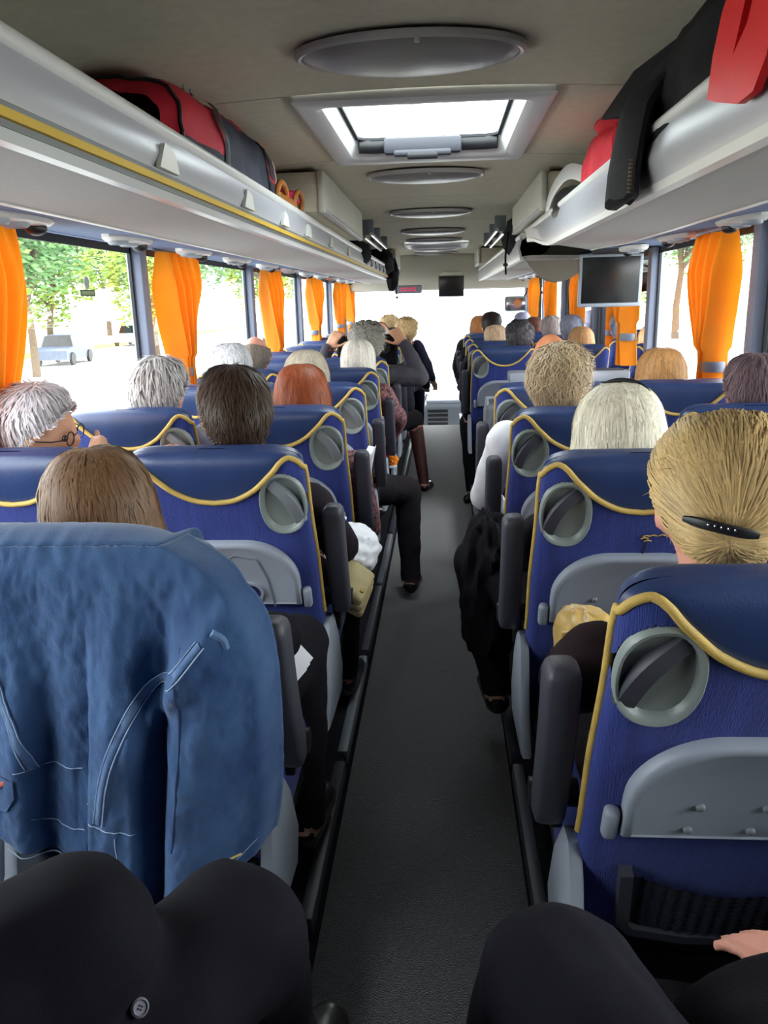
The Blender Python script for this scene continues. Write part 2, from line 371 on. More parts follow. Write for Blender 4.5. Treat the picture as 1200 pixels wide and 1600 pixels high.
for y in (1.72, 2.42, 2.98, 3.5, 4.2, 5.0):
    obj('bracket', MB().prism([(y - 0.07, 0.045), (y + 0.05, 0.045), (y + 0.03, 0.085), (y - 0.03, 0.095)], 'x', -0.506, -0.496), M_clear, rl)
for i in range(7):
    y = 6.2 + i * 0.45
    obj('oval_inset', MB().rings([[(-0.512 + dx, y + 0.085 * k_ * math.cos(2 * PI * q / 20), 0.075 + 0.03 * k_ * math.sin(2 * PI * q / 20)) for q in range(20)] for k_, dx in ((1, 0.0), (1, 0.014), (0.85, 0.011))]), M_greyd, rl)
rr_ = rack(1, -0.6, 4.62, 'near right luggage rack with tapered front end', False, (3.6, 4.62))
rr2 = rack(1, 5.0, 10.5, 'far right luggage rack beyond the hanging monitor', False)
# ------------------------------------------------------------------ overhead lockers
def locker(s, x0, y0, y1, z0, label):
    t = thing('overhead_locker', label, 'locker', (0, 0, z0), group='overhead lockers')
    H = 2.045 - z0
    obj('body', MB().box((s * (x0 + 0.2), (y0 + y1) / 2, H / 2), (0.38, y1 - y0 - 0.02, H - 0.01), 0.008), M_ceil, t)
    d = obj('door', MB().box((s * (x0 + 0.008), (y0 + y1) / 2, H / 2), (0.03, y1 - y0, H), 0.01), M_cream, t)
    obj('finger_rail', MB().box((s * (x0 + 0.004), (y0 + y1) / 2, 0.012), (0.03, y1 - y0 - 0.06, 0.016), 0.005), M_rackgrey, d)
locker(-1, 0.455, 3.62, 5.35, 1.872, 'cream overhead locker behind the tan handbag on the left')
locker(1, 0.50, 3.85, 5.35, 1.872, 'cream overhead locker behind the red jacket on the right')
locker(-1, 0.46, 9.3, 10.3, 1.872, 'small far overhead locker at the front left')
locker(1, 0.46, 9.3, 10.3, 1.872, 'small far overhead locker at the front right')
# ------------------------------------------------------------------ ceiling grab rails
for s, nm in ((-1, 'left'), (1, 'right')):
    t = thing('grab_rail', 'bright double grab rail on the ceiling, %s side' % nm, 'rail', (s * 0.42, 6.4, 1.95), group='ceiling grab rails')
    for dx in (0.0, 0.045): obj('bar', MB().tube([(s * dx, -0.75, -0.012 - dx * 0.4), (s * dx, 0.75, -0.012 - dx * 0.4)], 0.012), M_chrome, t)
    for y in (-0.72, -0.1, 0.72): obj('mount', MB().box((s * 0.022, y, 0.03), (0.075, 0.03, 0.10), 0.006), M_greyd, t)
# ------------------------------------------------------------------ curtains
def curtain(s, yl, yr, ytie, ztie, label, zb=1.08, seed=0, xoff=0.0, wt=0.10, pleats=5):
    t = thing('curtain', label, 'curtain', (s * (1.185 - xoff), (yl + yr) / 2, ztie), group='orange window curtains')
    yc = (yl + yr) / 2; W = yr - yl; rnd = random.Random(seed); ph = rnd.random() * 6
    zt = 1.735
    def fn(u, v):
        z = zt + (zb - zt) * v
        if z > ztie: k = sstep(0, 1, (zt - z) / (zt - ztie)); wd = W + (wt - W) * k ** 1.5; cy = (ytie - yc) * k ** 1.2
        else: k = sstep(0, 1, (ztie - z) / 0.35); wd = wt + 0.14 * k; cy = ytie - yc
        amp = 0.052 * (0.45 + 0.55 * min(1, (zt - z) / 0.15)) * (1.0 if z > ztie + 0.08 else 0.75)
        x = amp * math.sin(2 * PI * pleats * u + ph + 0.6 * math.sin(5 * u + z * 3)) + 0.011 * math.sin(2 * PI * pleats * 2.1 * u + 2 * ph + z * 4)
        x -= s * 0.02 * s * 0
        return (x - s * 0.02 * math.sin(PI * u), cy + (u - 0.5) * wd + 0.008 * math.sin(9 * z + 7 * u + ph), z - ztie)
    o = obj('cloth', MB().grid(fn, 84, 30), M_orange, t, ang=180)
    obj('tieback', MB().rings([[(0.052 * math.cos(2 * PI * i / 20) * k_, ytie - yc + (wt / 2 + 0.012) * math.sin(2 * PI * i / 20) * k_, z) for i in range(20)] for k_, z in ((1.0, -0.022), (1.06, -0.015), (1.06, 0.015), (1.0, 0.022))], cap=False), M_pillar, t)
    obj('curtain_rail', MB().tube([(s * 0.02, -W / 2 - 0.03, zt - ztie + 0.008), (s * 0.02, W / 2 + 0.03, zt - ztie + 0.008)], 0.006), M_pillar, t)
curtain(-1, 1.88, 2.38, 1.98, 1.02, 'wide orange curtain at the nearest left window, cut by the frame', seed=1, zb=0.95, wt=0.2)
curtain(-1, 3.62, 4.10, 3.78, 1.20, 'orange curtain at the second left window pillar, above grey-haired man', seed=2)
curtain(-1, 5.70, 6.25, 5.95, 1.10, 'orange curtain beside the balding man by the left window', seed=3)
curtain(-1, 7.66, 8.45, 7.95, 1.22, 'fourth orange curtain along the left windows', seed=4)
curtain(-1, 9.75, 10.35, 9.95, 1.22, 'fifth orange curtain along the left windows', seed=5)
curtain(-1, 10.75, 11.3, 11.1, 1.22, 'last orange curtain at the front left window', seed=6)
curtain(1, 3.36, 3.80, 3.50, 1.20, 'large orange curtain tied with grey band, nearest right window pillar', seed=7, wt=0.09)
curtain(1, 4.97, 5.40, 5.12, 1.25, 'orange curtain tied back below the hanging monitor on the right', seed=8, wt=0.09)
curtain(1, 6.74, 7.15, 6.9, 1.2, 'orange curtain hidden partly behind the hanging monitor', seed=9)
curtain(1, 8.44, 8.9, 8.6, 1.2, 'second last orange curtain on the right', seed=10)
curtain(1, 10.0, 10.5, 10.2, 1.2, 'last orange curtain at the front right window', seed=11)
# ------------------------------------------------------------------ monitors
M_screen = pm('black_screen', (24, 26, 27), 0.25, 0.03, 3, spec=0.5)
def monitor(loc, w_, h_, rx, rz, label, fmat):
    t = thing('monitor', label, 'monitor', loc, rz); Mx = Matrix.Rotation(R(rx), 4, 'X')
    obj('casing', MB().box((0, 0, 0), (w_, 0.035, h_), 0.01, M=Mx), fmat, t)
    obj('bezel', MB().box((0, -0.016, 0), (w_ - 0.012, 0.012, h_ - 0.012), 0.005, M=Mx), fmat, t)
    obj('screen', MB().box((0, -0.021, 0.004), (w_ * 0.90, 0.006, h_ * 0.87), 0.002, M=Mx), M_screen, t)
    return t
t = monitor((1.0, 4.79, 1.58), 0.35, 0.29, 6, R(-4), 'grey-framed flat monitor hanging under the right luggage rack', M_grey)
obj('bracket', MB().box((0, 0.03, 0.17), (0.2, 0.03, 0.1), 0.005), M_dark, t)
def bowl(u, v):
    a = PI * u; r = math.sin(v * PI / 2)
    return (-0.21 - 0.2 * math.cos(a), 0.0 + 0.30 * (v - 0.5) * 0 + 0.28 * (0.5 - abs(0.5 - v)) - 0.1, 0.135 - 0.095 * math.sin(a) * (0.55 + 0.45 * math.cos((v - 0.5) * PI)))
hb = MB().prism([(-0.47 + 0.36 * (i / 16), 0.12 - 0.12 * math.sin(PI * i / 16) ** 0.8) for i in range(17)], 'y', -0.02, 0.15)
obj('housing', hb, pm('taupe_plastic', (104, 98, 88), 0.6, 0.04, 6), t)
t = monitor((0.17, 10.35, 1.655), 0.315, 0.25, 8, 0, 'small dark monitor at the front above the aisle', M_black)
obj('mount', MB().box((0, 0.25, 0.12), (0.26, 0.5, 0.10), 0.01), M_cream, t)
t = thing('led_sign', 'small sign with red glowing letters at the front left', 'sign', (-0.36, 10.2, 1.63))
obj('casing', MB().box((0, 0.03, 0), (0.34, 0.06, 0.10), 0.02), M_greyd, t)
for i in range(6):
    for dz, wd in ((0.014, 0.022), (-0.012, 0.026)):
        obj('red_segment', MB().box((-0.085 + i * 0.034, -0.002, dz), (wd, 0.006, 0.018), 0.002), emat('red_segment', (205, 60, 96), 0.05) if (i, dz) == (0, 0.014) else bpy.data.materials['red_segment'], t)
# small mirror and sun visor by the driver
t = thing('rear_view_mirror', 'rear-view mirror on a bent arm at the front right window', 'mirror', (1.05, 11.3, 1.5))
obj('mirror_housing', MB().box((0, 0, -0.08), (0.3, 0.06, 0.2), 0.03), M_greyd, t)
obj('mirror_glass', MB().box((0, -0.032, -0.08), (0.25, 0.006, 0.16), 0.002), M_chrome, t)
obj('arm', MB().tube(curve_pts([(0.1, 0.03, 0.0), (0.16, 0.05, 0.08), (0.16, 0.1, 0.16)], 8), 0.012), M_black, t)
# ------------------------------------------------------------------ driver's console and dashboard
t = thing('engine_console', 'pale grey console with dark vents at the end of the aisle', 'console', (0.12, 10.35, -0.39))
obj('body', MB().box((0, 0.25, 0.3), (0.62, 0.6, 0.6), 0.06, 3), M_greyd, t)
obj('top', MB().box((0, 0.25, 0.615), (0.56, 0.54, 0.05), 0.02), M_grey, t)
for i in range(4):
    obj('vent_slat', MB().box((-0.13, -0.053, 0.34 + i * 0.055), (0.26, 0.012, 0.035), 0.004), M_black, t)
t = thing('dashboard', 'wide dark dashboard below the windscreen', 'dashboard', (0, 11.35, -0.39))
obj('body', MB().box((0.0, 0.0, 0.3), (2.2, 0.34, 0.6), 0.08, 3), M_greyd, t)
obj('cowl', MB().box((-0.75, -0.1, 0.66), (0.6, 0.35, 0.2), 0.06, 3), M_dark, t)
# ================================================================== SEATS
SB = Vector((0, 0.22, 0.50)); SV = Vector((0, -0.312, 0.950)); SN = Vector((0, -0.950, -0.312)); SL = 0.702
vp = spline([0, .224, .45, .63, .77, .86, .92, .962, .986, 1], [.578, .586, .613, .650, .677, .6865, .6895, .6885, .677, .655])
def wv(v):
    base = 0.23 + 0.012 * sstep(0.25, 0.0, v) - 0.006 * sstep(0.35, 0.55, v)
    x = (v - 0.57) / (SL - 0.57)
    return base * (max(0.0, 1 - x ** 6.5)) ** (1 / 6.5) if x > 0 else base
def half(a, v):
    e = max(0.0, 1 - abs(a) ** 7) ** 0.3
    x = (v - 0.58) / (SL - 0.58)
    tp = (max(0.0, 1 - x ** 4)) ** 0.25 if x > 0 else 1
    bt = sstep(-0.03, 0.02, v) * 0.4 + 0.6
    return 0.046 * e * tp * bt
DU, DV, DRU, DRV = 0.170, 0.572, 0.050, 0.074
def sp(a, v, side, s=0, push=True, extra=0.0):
    # point of the slab; side +1 is the back (towards the rear of the coach)
    u = a * wv(v); h = half(a, v)
    n = h * side + side * extra
    if s and push and side > 0:
        r = math.hypot((u - s * DU) / DRU, (v - DV) / DRV)
        if r < 1.05: n -= 0.044
    return SB + Vector((u, 0, 0)) + SV * v + SN * n
def surf(u, v):                                    # offset of the back surface at (u,v)
    return half(max(-1, min(1, u / max(0.01, wv(v)))), v)
def bp(u, v, n): return SB + Vector((u, 0, 0)) + SV * v + SN * (surf(u, v) + n)
def acol(i, n):
    x = 2 * i / (n - 1) - 1; return math.copysign(1 - (1 - abs(x)) ** 1.5, x) if False else math.sin(x * PI / 2) * 0.55 + x * 0.45
SEATMESH = {}
def seat_meshes(s):
    # s = +1: grab dish on the +x side (left-hand seats); s = -1 mirrored
    D = {}; NA = 97
    back = MB(); head = MB()
    rows = 104
    for side in (1, -1):
        back.grid(lambda x, y: sp(acol(round(x * (NA - 1)), NA), -0.03 + (vp(abs(acol(round(x * (NA - 1)), NA))) + 0.03) * y, side, s), NA, rows if side > 0 else 12)
        head.grid(lambda x, y: (lambda a: sp(a, vp(abs(a)) + (SL - 1e-7 - vp(abs(a))) * math.sin(y * PI / 2), side, 0, extra=0.002 * math.sin(PI * min(1, y * 1.3)) if y < 0.75 else 0))(acol(round(x * (NA - 1)), NA)), NA, 12)
    D['backrest'] = (back, M_seat); D['headrest_cover'] = (head, M_leather)
    pts = []
    for i in range(16): pts.append(sp(-1, 0.20 + (0.655 - 0.20) * i / 16, 1, 0) + SN * 0.002)
    n = 150
    for i in range(n + 1):
        a = -1 + 2 * i / n; a = math.copysign(1 - (1 - abs(a)) ** 2.4, a); pts.append(sp(a, vp(abs(a)), 1, 0) + SN * 0.004)
    for i in range(16): pts.append(sp(1, 0.655 - (0.655 - 0.20) * (i + 1) / 16, 1, 0) + SN * 0.002)
    D['piping'] = (MB().tube(pts, 0.0066, 8), M_pipe)
    # dish
    dish = MB()
    def dp(r, th, n):
        c, q = math.cos(th), math.sin(th); k = (abs(c) ** 2.3 + abs(q) ** 2.3) ** (-1 / 2.3)
        k *= 1 + 0.07 * math.cos(th - (R(205) if s > 0 else R(-25)))
        u = s * DU + DRU * r * k * c; v = DV + DRV * r * k * q
        return SB + Vector((u, 0, 0)) + SV * v + SN * (surf(s * DU + (u - s * DU) * 0.7, v) + n)
    prof = [(1.15, -0.006), (1.14, 0.004), (1.09, 0.007), (1.0, 0.005), (0.95, -0.001)] + [(0.93 * math.cos(t_ * PI / 2 / 7), -0.026 * math.sin(t_ * PI / 2 / 7)) for t_ in range(1, 7)] + [(0.02, -0.026)]
    dish.rings([[dp(r, 2 * PI * k / 32, n) for k in range(32)] for r, n in prof])
    D['grab_dish'] = (dish, M_dish)
    a0 = (s * DU - s * 0.034, DV + 0.056); a1 = (s * DU + s * 0.034, DV - 0.056)
    hp = [];
    for i in range(11):
        t_ = i / 10; bow = math.sin(PI * t_); u = a0[0] + (a1[0] - a0[0]) * t_ + s * 0.012 * bow; v = a0[1] + (a1[1] - a0[1]) * t_ + 0.010 * bow
        hp.append(SB + Vector((u, 0, 0)) + SV * v + SN * (0.044 + 0.010 * bow - 0.012))
    hnd = MB(); rs = []
    for i, p in enumerate(hp):
        tan = (hp[min(10, i + 1)] - hp[max(0, i - 1)]).normalized(); sd = tan.cross(SN).normalized(); wd = 0.016
        rs.append([p + sd * wd - SN * 0.012, p + sd * wd + SN * 0.006, p + sd * wd * 0.8 + SN * 0.010, p - sd * wd * 0.8 + SN * 0.010, p - sd * wd + SN * 0.006, p - sd * wd - SN * 0.012])
    D['grab_handle'] = (hnd.rings(rs), M_dark if s < 0 else M_hndl)  # right-hand handles darker, partly shade put into the colour
    # folding tray
    def tray_out(k=0.0):
        hw, v0, v1 = 0.186 - k, 0.272 + k * 0.5, 0.466 - k; P = [(-hw, v0), (hw, v0)]
        for i in range(13):
            th = PI / 2 * i / 12; P.append((hw - 0.125 + 0.125 * math.cos(th), v1 - 0.125 + 0.125 * math.sin(th)))
        for i in range(13):
            th = PI / 2 + PI / 2 * i / 12; P.append((-hw + 0.125 + 0.125 * math.cos(th), v1 - 0.125 + 0.125 * math.sin(th)))
        return P
    T0 = 0.047
    def tp(u, v, n): return SB + Vector((u, 0, 0)) + SV * v + SN * (T0 + n)
    D['tray_table'] = (MB().rings([[tp(u, v, n) for u, v in tray_out(k)] for k, n in ((0, -0.004), (0, 0.014), (0.004, 0.019), (0.012, 0.021), (0.016, 0.0185))]), M_grey)
    hg = []
    for q in (-1, 1): hg.append(MB().box((0, 0, 0), (0.024, 0.062, 0.024), 0.009, M=Matrix.Translation(tp(q * 0.200, 0.288, 0.004)) @ Matrix.Rotation(R(90 + 18.2), 4, 'X')))
    D['hinge'] = (hg, M_grey)
    if s > 0:
        rs = [[tp(0.058 + r * math.cos(2 * PI * k / 20), 0.315 + r * math.sin(2 * PI * k / 20), n) for k in range(20)] for r, n in ((0.033, 0.018), (0.033, 0.024), (0.026, 0.024), (0.024, 0.010))]
        D['cup_ring'] = (MB().rings(rs, cap=False), M_grey)
        D['cup_hole'] = (MB().rings([[tp(0.058 + r * math.cos(2 * PI * k / 20), 0.316 + r * math.sin(2 * PI * k / 20), n) for k in range(20)] for r, n in ((0.0265, 0.019), (0.0265, 0.0205))]), pm('cup_hole_blue', (24, 30, 84), 0.7))
        D['groove'] = (MB().tube([tp(0.018, 0.268, 0.0195), tp(0.008, 0.36, 0.0195), tp(0.008, 0.42, 0.0195), tp(0.03, 0.432, 0.0195), tp(0.085, 0.42, 0.0195), tp(0.105, 0.36, 0.0195), tp(0.115, 0.268, 0.0195)], 0.0022, 5), M_greyd)
        D['latch'] = (MB().box((0, 0, 0), (0.022, 0.006, 0.008), 0.001, M=Matrix.Translation(tp(-0.05, 0.456, 0.02)) @ Matrix.Rotation(R(18.2), 4, 'X')), M_dark)
    else:
        rv = []
        for (u, v) in ((-0.085, 0.345), (0.005, 0.345), (-0.095, 0.295), (-0.008, 0.295), (0.09, 0.345), (0.08, 0.295)):
            b_ = MB(); b_.rings([[tp(u + r * math.cos(2 * PI * k / 10), v + r * math.sin(2 * PI * k / 10), n) for k in range(10)] for r, n in ((0.0068, 0.018), (0.0066, 0.022), (0.004, 0.0245), (0.001, 0.025))]); rv.append(b_)
        D['rivet'] = (rv, M_hndl)
    # net pocket
    fr = MB()
    pk = [tp(-0.165, 0.175, 0.012), tp(-0.158, 0.045, 0.012), tp(-0.145, 0.028, 0.014), tp(-0.06, 0.016, 0.018), tp(0.06, 0.016, 0.018), tp(0.145, 0.028, 0.014), tp(0.158, 0.045, 0.012), tp(0.165, 0.175, 0.012)]
    rs = []
    for i, p in enumerate(pk):
        tan = (pk[min(len(pk) - 1, i + 1)] - pk[max(0, i - 1)]).normalized(); sd = tan.cross(SN).normalized()
        rs.append([p + sd * 0.010 - SN * 0.018, p + sd * 0.010 + SN * 0.006, p - sd * 0.010 + SN * 0.006, p - sd * 0.010 - SN * 0.018])
    D['pocket_frame'] = (fr.rings(rs), M_dark)
    D['net'] = (MB().grid(lambda x, y: tp((x - 0.5) * 0.318, 0.028 + (0.14 - 0.035 * math.sin(PI * x)) * y, 0.006 + 0.014 * math.sin(PI * x) + 0.0035 * (math.sin(50 * x + 28 * y) * math.sin(50 * x - 28 * y))), 60, 22), M_net)
    D['cross_bar'] = (MB().tube([tp(-0.19, -0.05, -0.02), tp(0.19, -0.05, -0.02)], 0.022, 10), M_black)
    D['cushion'] = (MB().box((0, 0.47, 0.49), (0.45, 0.50, 0.14), 0.045, 4, rot=Matrix.Rotation(R(5), 3, 'X')), M_seat)
    D['cushion_base'] = (MB().box((0, 0.45, 0.405), (0.43, 0.44, 0.05), 0.012), M_black)
    for nm, y in (('front_leg', 0.60), ('rear_leg', 0.28)):
        D[nm] = (MB().box((0, y, 0.265), (0.30, 0.05, 0.25), 0.01), M_dark)
    pc = [(0.02, 0.40), (0.30, 0.38), (0.33, 0.45), (0.27, 0.58), (0.20, 0.665), (0.15, 0.67), (0.12, 0.62), (0.09, 0.50)]
    pcs = []
    for q in (-1, 1):
        b_ = MB(); rs = []
        for k_, x in ((0.97, 0.226), (1, 0.23), (1, 0.247), (0.93, 0.252)):
            rs.append([(q * x, 0.19 + (y - 0.19) * k_, 0.50 + (z - 0.50) * k_) for y, z in pc])
        pcs.append(b_.rings(rs))
    D['pivot_cover'] = (pcs, M_grey)
    # upright folded armrest and belt buckle on the aisle side
    ar = MB(); rs = []
    for t_ in (0, 0.02, 0.06, 0.2, 0.4, 0.6, 0.8, 0.9, 0.94, 0.97, 0.99, 1.0):
        v = 0.18 + 0.345 * t_; k_ = 1 - 0.45 * max(0, (t_ - 0.9) / 0.1) ** 4 - 0.25 * max(0, (0.06 - t_) / 0.06) ** 2
        yy = 0.055 - 0.012 * math.sin(PI * t_)
        rs.append([SB + SV * v + Vector((s * 0.272 + 0.027 * k_ * (abs(math.cos(q)) ** 0.5) * math.copysign(1, math.cos(q)), yy + 0.036 * k_ * (abs(math.sin(q)) ** 0.5) * math.copysign(1, math.sin(q)), 0)) for q in [2 * PI * j / 16 + 0.01 for j in range(16)]])
    D['armrest'] = (ar.rings(rs), M_dark)
    D['arm_pivot'] = (MB().tube([Vector((s * 0.22, 0.24, 0.70)), Vector((s * 0.30, 0.24, 0.70))], 0.024, 12), M_black)
    D['belt_stalk'] = (MB().box((s * 0.236, 0.36, 0.60), (0.022, 0.04, 0.09), 0.005), M_black)
    D['belt_buckle'] = (MB().box((s * 0.236, 0.36, 0.655), (0.026, 0.045, 0.04), 0.005), M_red)
    return D
def make_seat(s, aisle):
    t = thing('coach_seat', 'blue seat', 'seat', (0, 0, 0), group='coach seats'); D = seat_meshes(s)
    P = {}
    par = {'cup_ring': 'tray_table', 'cup_hole': 'tray_table', 'groove': 'tray_table', 'latch': 'tray_table', 'rivet': 'tray_table', 'hinge': 'tray_table', 'net': 'pocket_frame', 'grab_handle': 'grab_dish', 'belt_buckle': 'belt_stalk', 'arm_pivot': 'armrest'}
    for nm, (mb, mt) in D.items():
        if not aisle and nm in ('armrest', 'arm_pivot', 'belt_stalk', 'belt_buckle'): continue
        for one in (mb if isinstance(mb, list) else [mb]):
            o = obj(nm, one, mt, P[par[nm]] if nm in par else t, ang=50 if nm not in ('net',) else 180)
            P.setdefault(nm, o)
    return t
PROTO = {(s, a): make_seat(s, a) for s in (1, -1) for a in (True, False)}
USED = set()
def put_seat(s, aisle, x, y, label):
    key = (s, aisle)
    if key not in USED: USED.add(key); o = PROTO[key]
    else: o = deep_copy(PROTO[key])
    o.location = (x, y, 0.0); o['label'] = label; return o
def deep_copy(o, parent=None):
    c = o.copy(); COL.objects.link(c); c.parent = parent
    for ch in o.children: deep_copy(ch, c)
    return c
ORD = ['first', 'second', 'third', 'fourth', 'fifth', 'sixth', 'seventh', 'eighth', 'ninth', 'tenth', 'eleventh', 'twelfth']
LY = [1.10 + 0.765 * k for k in range(11)]
RY = [0.95, 1.75, 2.49, 3.25, 5.80, 6.57, 7.34, 8.11]
seat_note_l = {0: 'blue coach seat mostly hidden under the hanging denim jacket', 1: 'blue coach seat with grey cup-holder tray, behind the dark-haired man', 2: 'blue coach seat with yellow piping, behind the red-haired passenger'}
seat_note_r = {0: 'large blue coach seat in the right foreground, behind the blonde bun', 1: 'blue coach seat with torn fabric, behind the straight platinum hair', 2: 'blue coach seat with yellow piping, behind the curly blond passenger'}
for i, y in enumerate(LY):
    put_seat(1, True, -0.505, y, seat_note_l.get(i, 'blue coach seat, aisle side, %s row from the camera on the left' % ORD[i]))
    put_seat(1, False, -1.015, y + (0.0 if i else 0.0), 'blue coach seat, window side, %s row from the camera on the left' % ORD[i])
for i, y in enumerate(RY):
    o = put_seat(-1, True, 0.49, y, seat_note_r.get(i, 'blue coach seat, aisle side, %s row from the camera on the right' % ORD[i]))
    if i == 1:
        ar = [bp(0.015, 0.515, 0.002), bp(0.018, 0.49, 0.002), bp(0.01, 0.45, 0.002)]
        obj('torn_seam', MB().tube(curve_pts(ar, 8), 0.0016, 5), M_black, o)
        for k_, (u, v) in enumerate(((0.016, 0.513), (0.012, 0.507), (0.020, 0.500), (0.03, 0.514), (0.05, 0.515), (0.068, 0.513))):
            obj('frayed_thread', MB().tube([bp(u - 0.008, v, 0.003), bp(u, v + 0.004, 0.004), bp(u + 0.009, v + 0.001, 0.003)], 0.0016, 5), M_pipe, o)
    put_seat(-1, False, 0.995, y, 'blue coach seat, window side, %s row from the camera on the right' % ORD[i])
# stairwell guard in front of the middle door
t = thing('stairwell_guard', 'blue guard panel with grey shelf rim beside the middle door', 'partition', (0.86, 5.35, 0.0))
obj('panel', MB().box((0, 0, 0.55), (0.72, 0.05, 0.86), 0.012), M_seat, t)
obj('shelf_rim', MB().box((0, -0.03, 1.0), (0.76, 0.20, 0.07), 0.015), M_grey, t)
obj('shelf_recess', MB().box((0.22, -0.03, 1.037), (0.26, 0.13, 0.008), 0.003), M_dark, t)
t = thing('folding_guide_seat', 'grey folded guide seat beside the aisle near the stairwell', 'seat', (0.42, 4.35, 0.12))
obj('back_panel', MB().box((0, 0, 0.52), (0.30, 0.06, 0.62), 0.03, 3), M_greyd, t)
obj('inset_panel', MB().box((0.0, -0.032, 0.46), (0.22, 0.012, 0.36), 0.006), M_dark, t)
obj('grip', MB().tube([(-0.13, 0, 0.82), (-0.13, 0, 0.86), (-0.08, 0, 0.86), (-0.08, 0, 0.82)], 0.012), M_grey, t)
obj('pedestal', MB().box((0, 0.05, 0.13), (0.2, 0.2, 0.22), 0.02), M_dark, t)
# rear bench (below and beside the camera)
t = thing('rear_bench', 'rear bench seat at the back of the coach', 'seat', (0, -0.35, 0.36))
obj('cushion', MB().box((0, 0.14, 0.32), (2.3, 0.62, 0.16), 0.04, 3), M_seat, t)
obj('base', MB().box((0, 0.03, 0.12), (2.3, 0.45, 0.24), 0.01), M_dark, t)
obj('backrest', MB().box((0, -0.28, 0.68), (2.3, 0.12, 0.7), 0.04, 3, rot=Matrix.Rotation(R(8), 3, 'X')), M_seat, t)
# ================================================================== PEOPLE
SKINS = {'pale': (232, 184, 160), 'pink': (226, 160, 138), 'tan': (196, 122, 82), 'mid': (214, 160, 128)}
def skinmat(k): return pm('skin_' + k, SKINS[k], 0.5, 0.07, 30, 0.12, 300, spec=0.4)
def hairmat(c):
    return pm('hair_%d_%d_%d' % c, c, 0.5, 0.14, 14, island=0.25, spec=0.32, stretch=(1, 1, 0.25))
def cloth(c, r=0.9): return pm('cloth_%d_%d_%d' % c, c, r, 0.12, 14, 0.25, 1100, spec=0.12)
def capsule(mb, p0, p1, r0, r1, n=10):
    p0, p1 = Vector(p0), Vector(p1); d = p1 - p0
    if d.length < 1e-5: d = Vector((0, 0, 1e-4))
    t = d.normalized(); a = Vector((0, 0, 1)) if abs(t.z) < 0.9 else Vector((1, 0, 0)); u = t.cross(a).normalized(); w_ = t.cross(u); rs = []
    for k in (-1.0, -0.75, -0.4, 0.0): rs.append((p0 + t * r0 * k, r0 * math.sqrt(max(0.0004, 1 - k * k))))
    for k in (0.0, 0.4, 0.75, 1.0): rs.append((p1 + t * r1 * k, r1 * math.sqrt(max(0.0004, 1 - k * k))))
    mb.rings([[c + (u * math.cos(2 * PI * i / n) + w_ * math.sin(2 * PI * i / n)) * r for i in range(n)] for c, r in rs])
def head_pt(d):
    x, y, z = d
    p = Vector((0.0755 * x, 0.0965 * y, 0.113 * z))
    if z < 0.1:
        k = (0.1 - z) / 1.1; p.x *= 1 - 0.26 * k; p.y *= (1 - 0.10 * k) if y > 0 else (1 - 0.35 * k)
    if y > 0: p.y *= 0.96
    if y < 0 and z > -0.2: p.y *= 1.03
    def g(cx, cz, s): return math.exp(-(((p.x - cx) / s) ** 2 + ((p.z - cz) / s) ** 2)) if y > 0 else 0
    p.y += 0.022 * g(0, -0.020, 0.013) + 0.014 * g(0, -0.004, 0.012) + 0.006 * g(0, 0.028, 0.03)
    p.y -= 0.009 * (g(0.031, 0.006, 0.017) + g(-0.031, 0.006, 0.017))
    p.y += 0.007 * g(0, -0.056, 0.017) + 0.010 * g(0, -0.092, 0.022)
    return p
def add_hand(mb, wrist, dirv, nrm, curl=35, spread=1.0, thumb=1, k=1.0):
    # palm + five fingers; thumb = +1/-1 picks the side
    d = Vector(dirv).normalized(); n = Vector(nrm); n = (n - d * n.dot(d)).normalized(); s = d.cross(n).normalized() * thumb
    w_ = Vector(wrist)
    for q in (-0.026, -0.009, 0.009, 0.026):
        capsule(mb, w_ + d * 0.012 + s * q * 0.7 * k, w_ + d * 0.085 * k + s * q * k, 0.0135 * k, 0.0125 * k, 8)
    for q, L in ((0.030, 0.072), (0.0105, 0.082), (-0.0095, 0.076), (-0.028, 0.060)):
        p = w_ + d * 0.088 * k + s * q * k; dd = (d + s * q * 3.0 * spread).normalized()
        for i, fr_ in enumerate((0.45, 0.31, 0.24)):
            dd = (Matrix.Rotation(R(-curl * (0.6 + 0.3 * i)), 3, s * thumb) @ dd).normalized() if curl else dd
            e = p + dd * L * fr_ * k; capsule(mb, p, e, (0.0092 - 0.0009 * i) * k, (0.0085 - 0.0009 * i) * k, 8); p = e
    p = w_ + d * 0.025 * k + s * 0.026 * k; dd = (d * 0.75 + s * 0.75 - n * 0.25).normalized()
    for L in (0.040, 0.032, 0.024):
        e = p + dd * L * k; capsule(mb, p, e, 0.0115 * k, 0.0098 * k, 8); p = e; dd = (dd + d * 0.35).normalized()
def seg_dist(V, a, b):
    a = np.array(a); b = np.array(b); ab = b - a; t = np.clip(((V - a) @ ab) / max(1e-9, ab @ ab), 0, 1)
    return np.linalg.norm(V - (a + t[:, None] * ab), axis=1)
def sub_mesh(name, V, N, polys, mask_v, off, wr, ws):
    keep = [p for p in polys if all(mask_v[i] for i in p)]
    ids = sorted({i for p in keep for i in p}); mp = {o: k for k, o in enumerate(ids)}
    vs = []
    for i in ids:
        p = Vector(V[i]); q = off + (wr * noise.noise(p * ws) + wr * 0.5 * noise.noise(p * ws * 2.3) if wr else 0)
        vs.append(p + Vector(N[i]) * q)
    me = bpy.data.meshes.new(name); me.from_pydata(vs, [], [[mp[i] for i in p] for p in keep])
    me.polygons.foreach_set('use_smooth', [True] * len(me.polygons)); return me
EYE = MB().ball((0, 0, 0), 0.0095, 10, 8).mesh('eye')
M_eye = pm('eye_dark', (70, 52, 44), 0.15, 0.05, 5); M_lip = pm('lips', (178, 92, 84), 0.5)
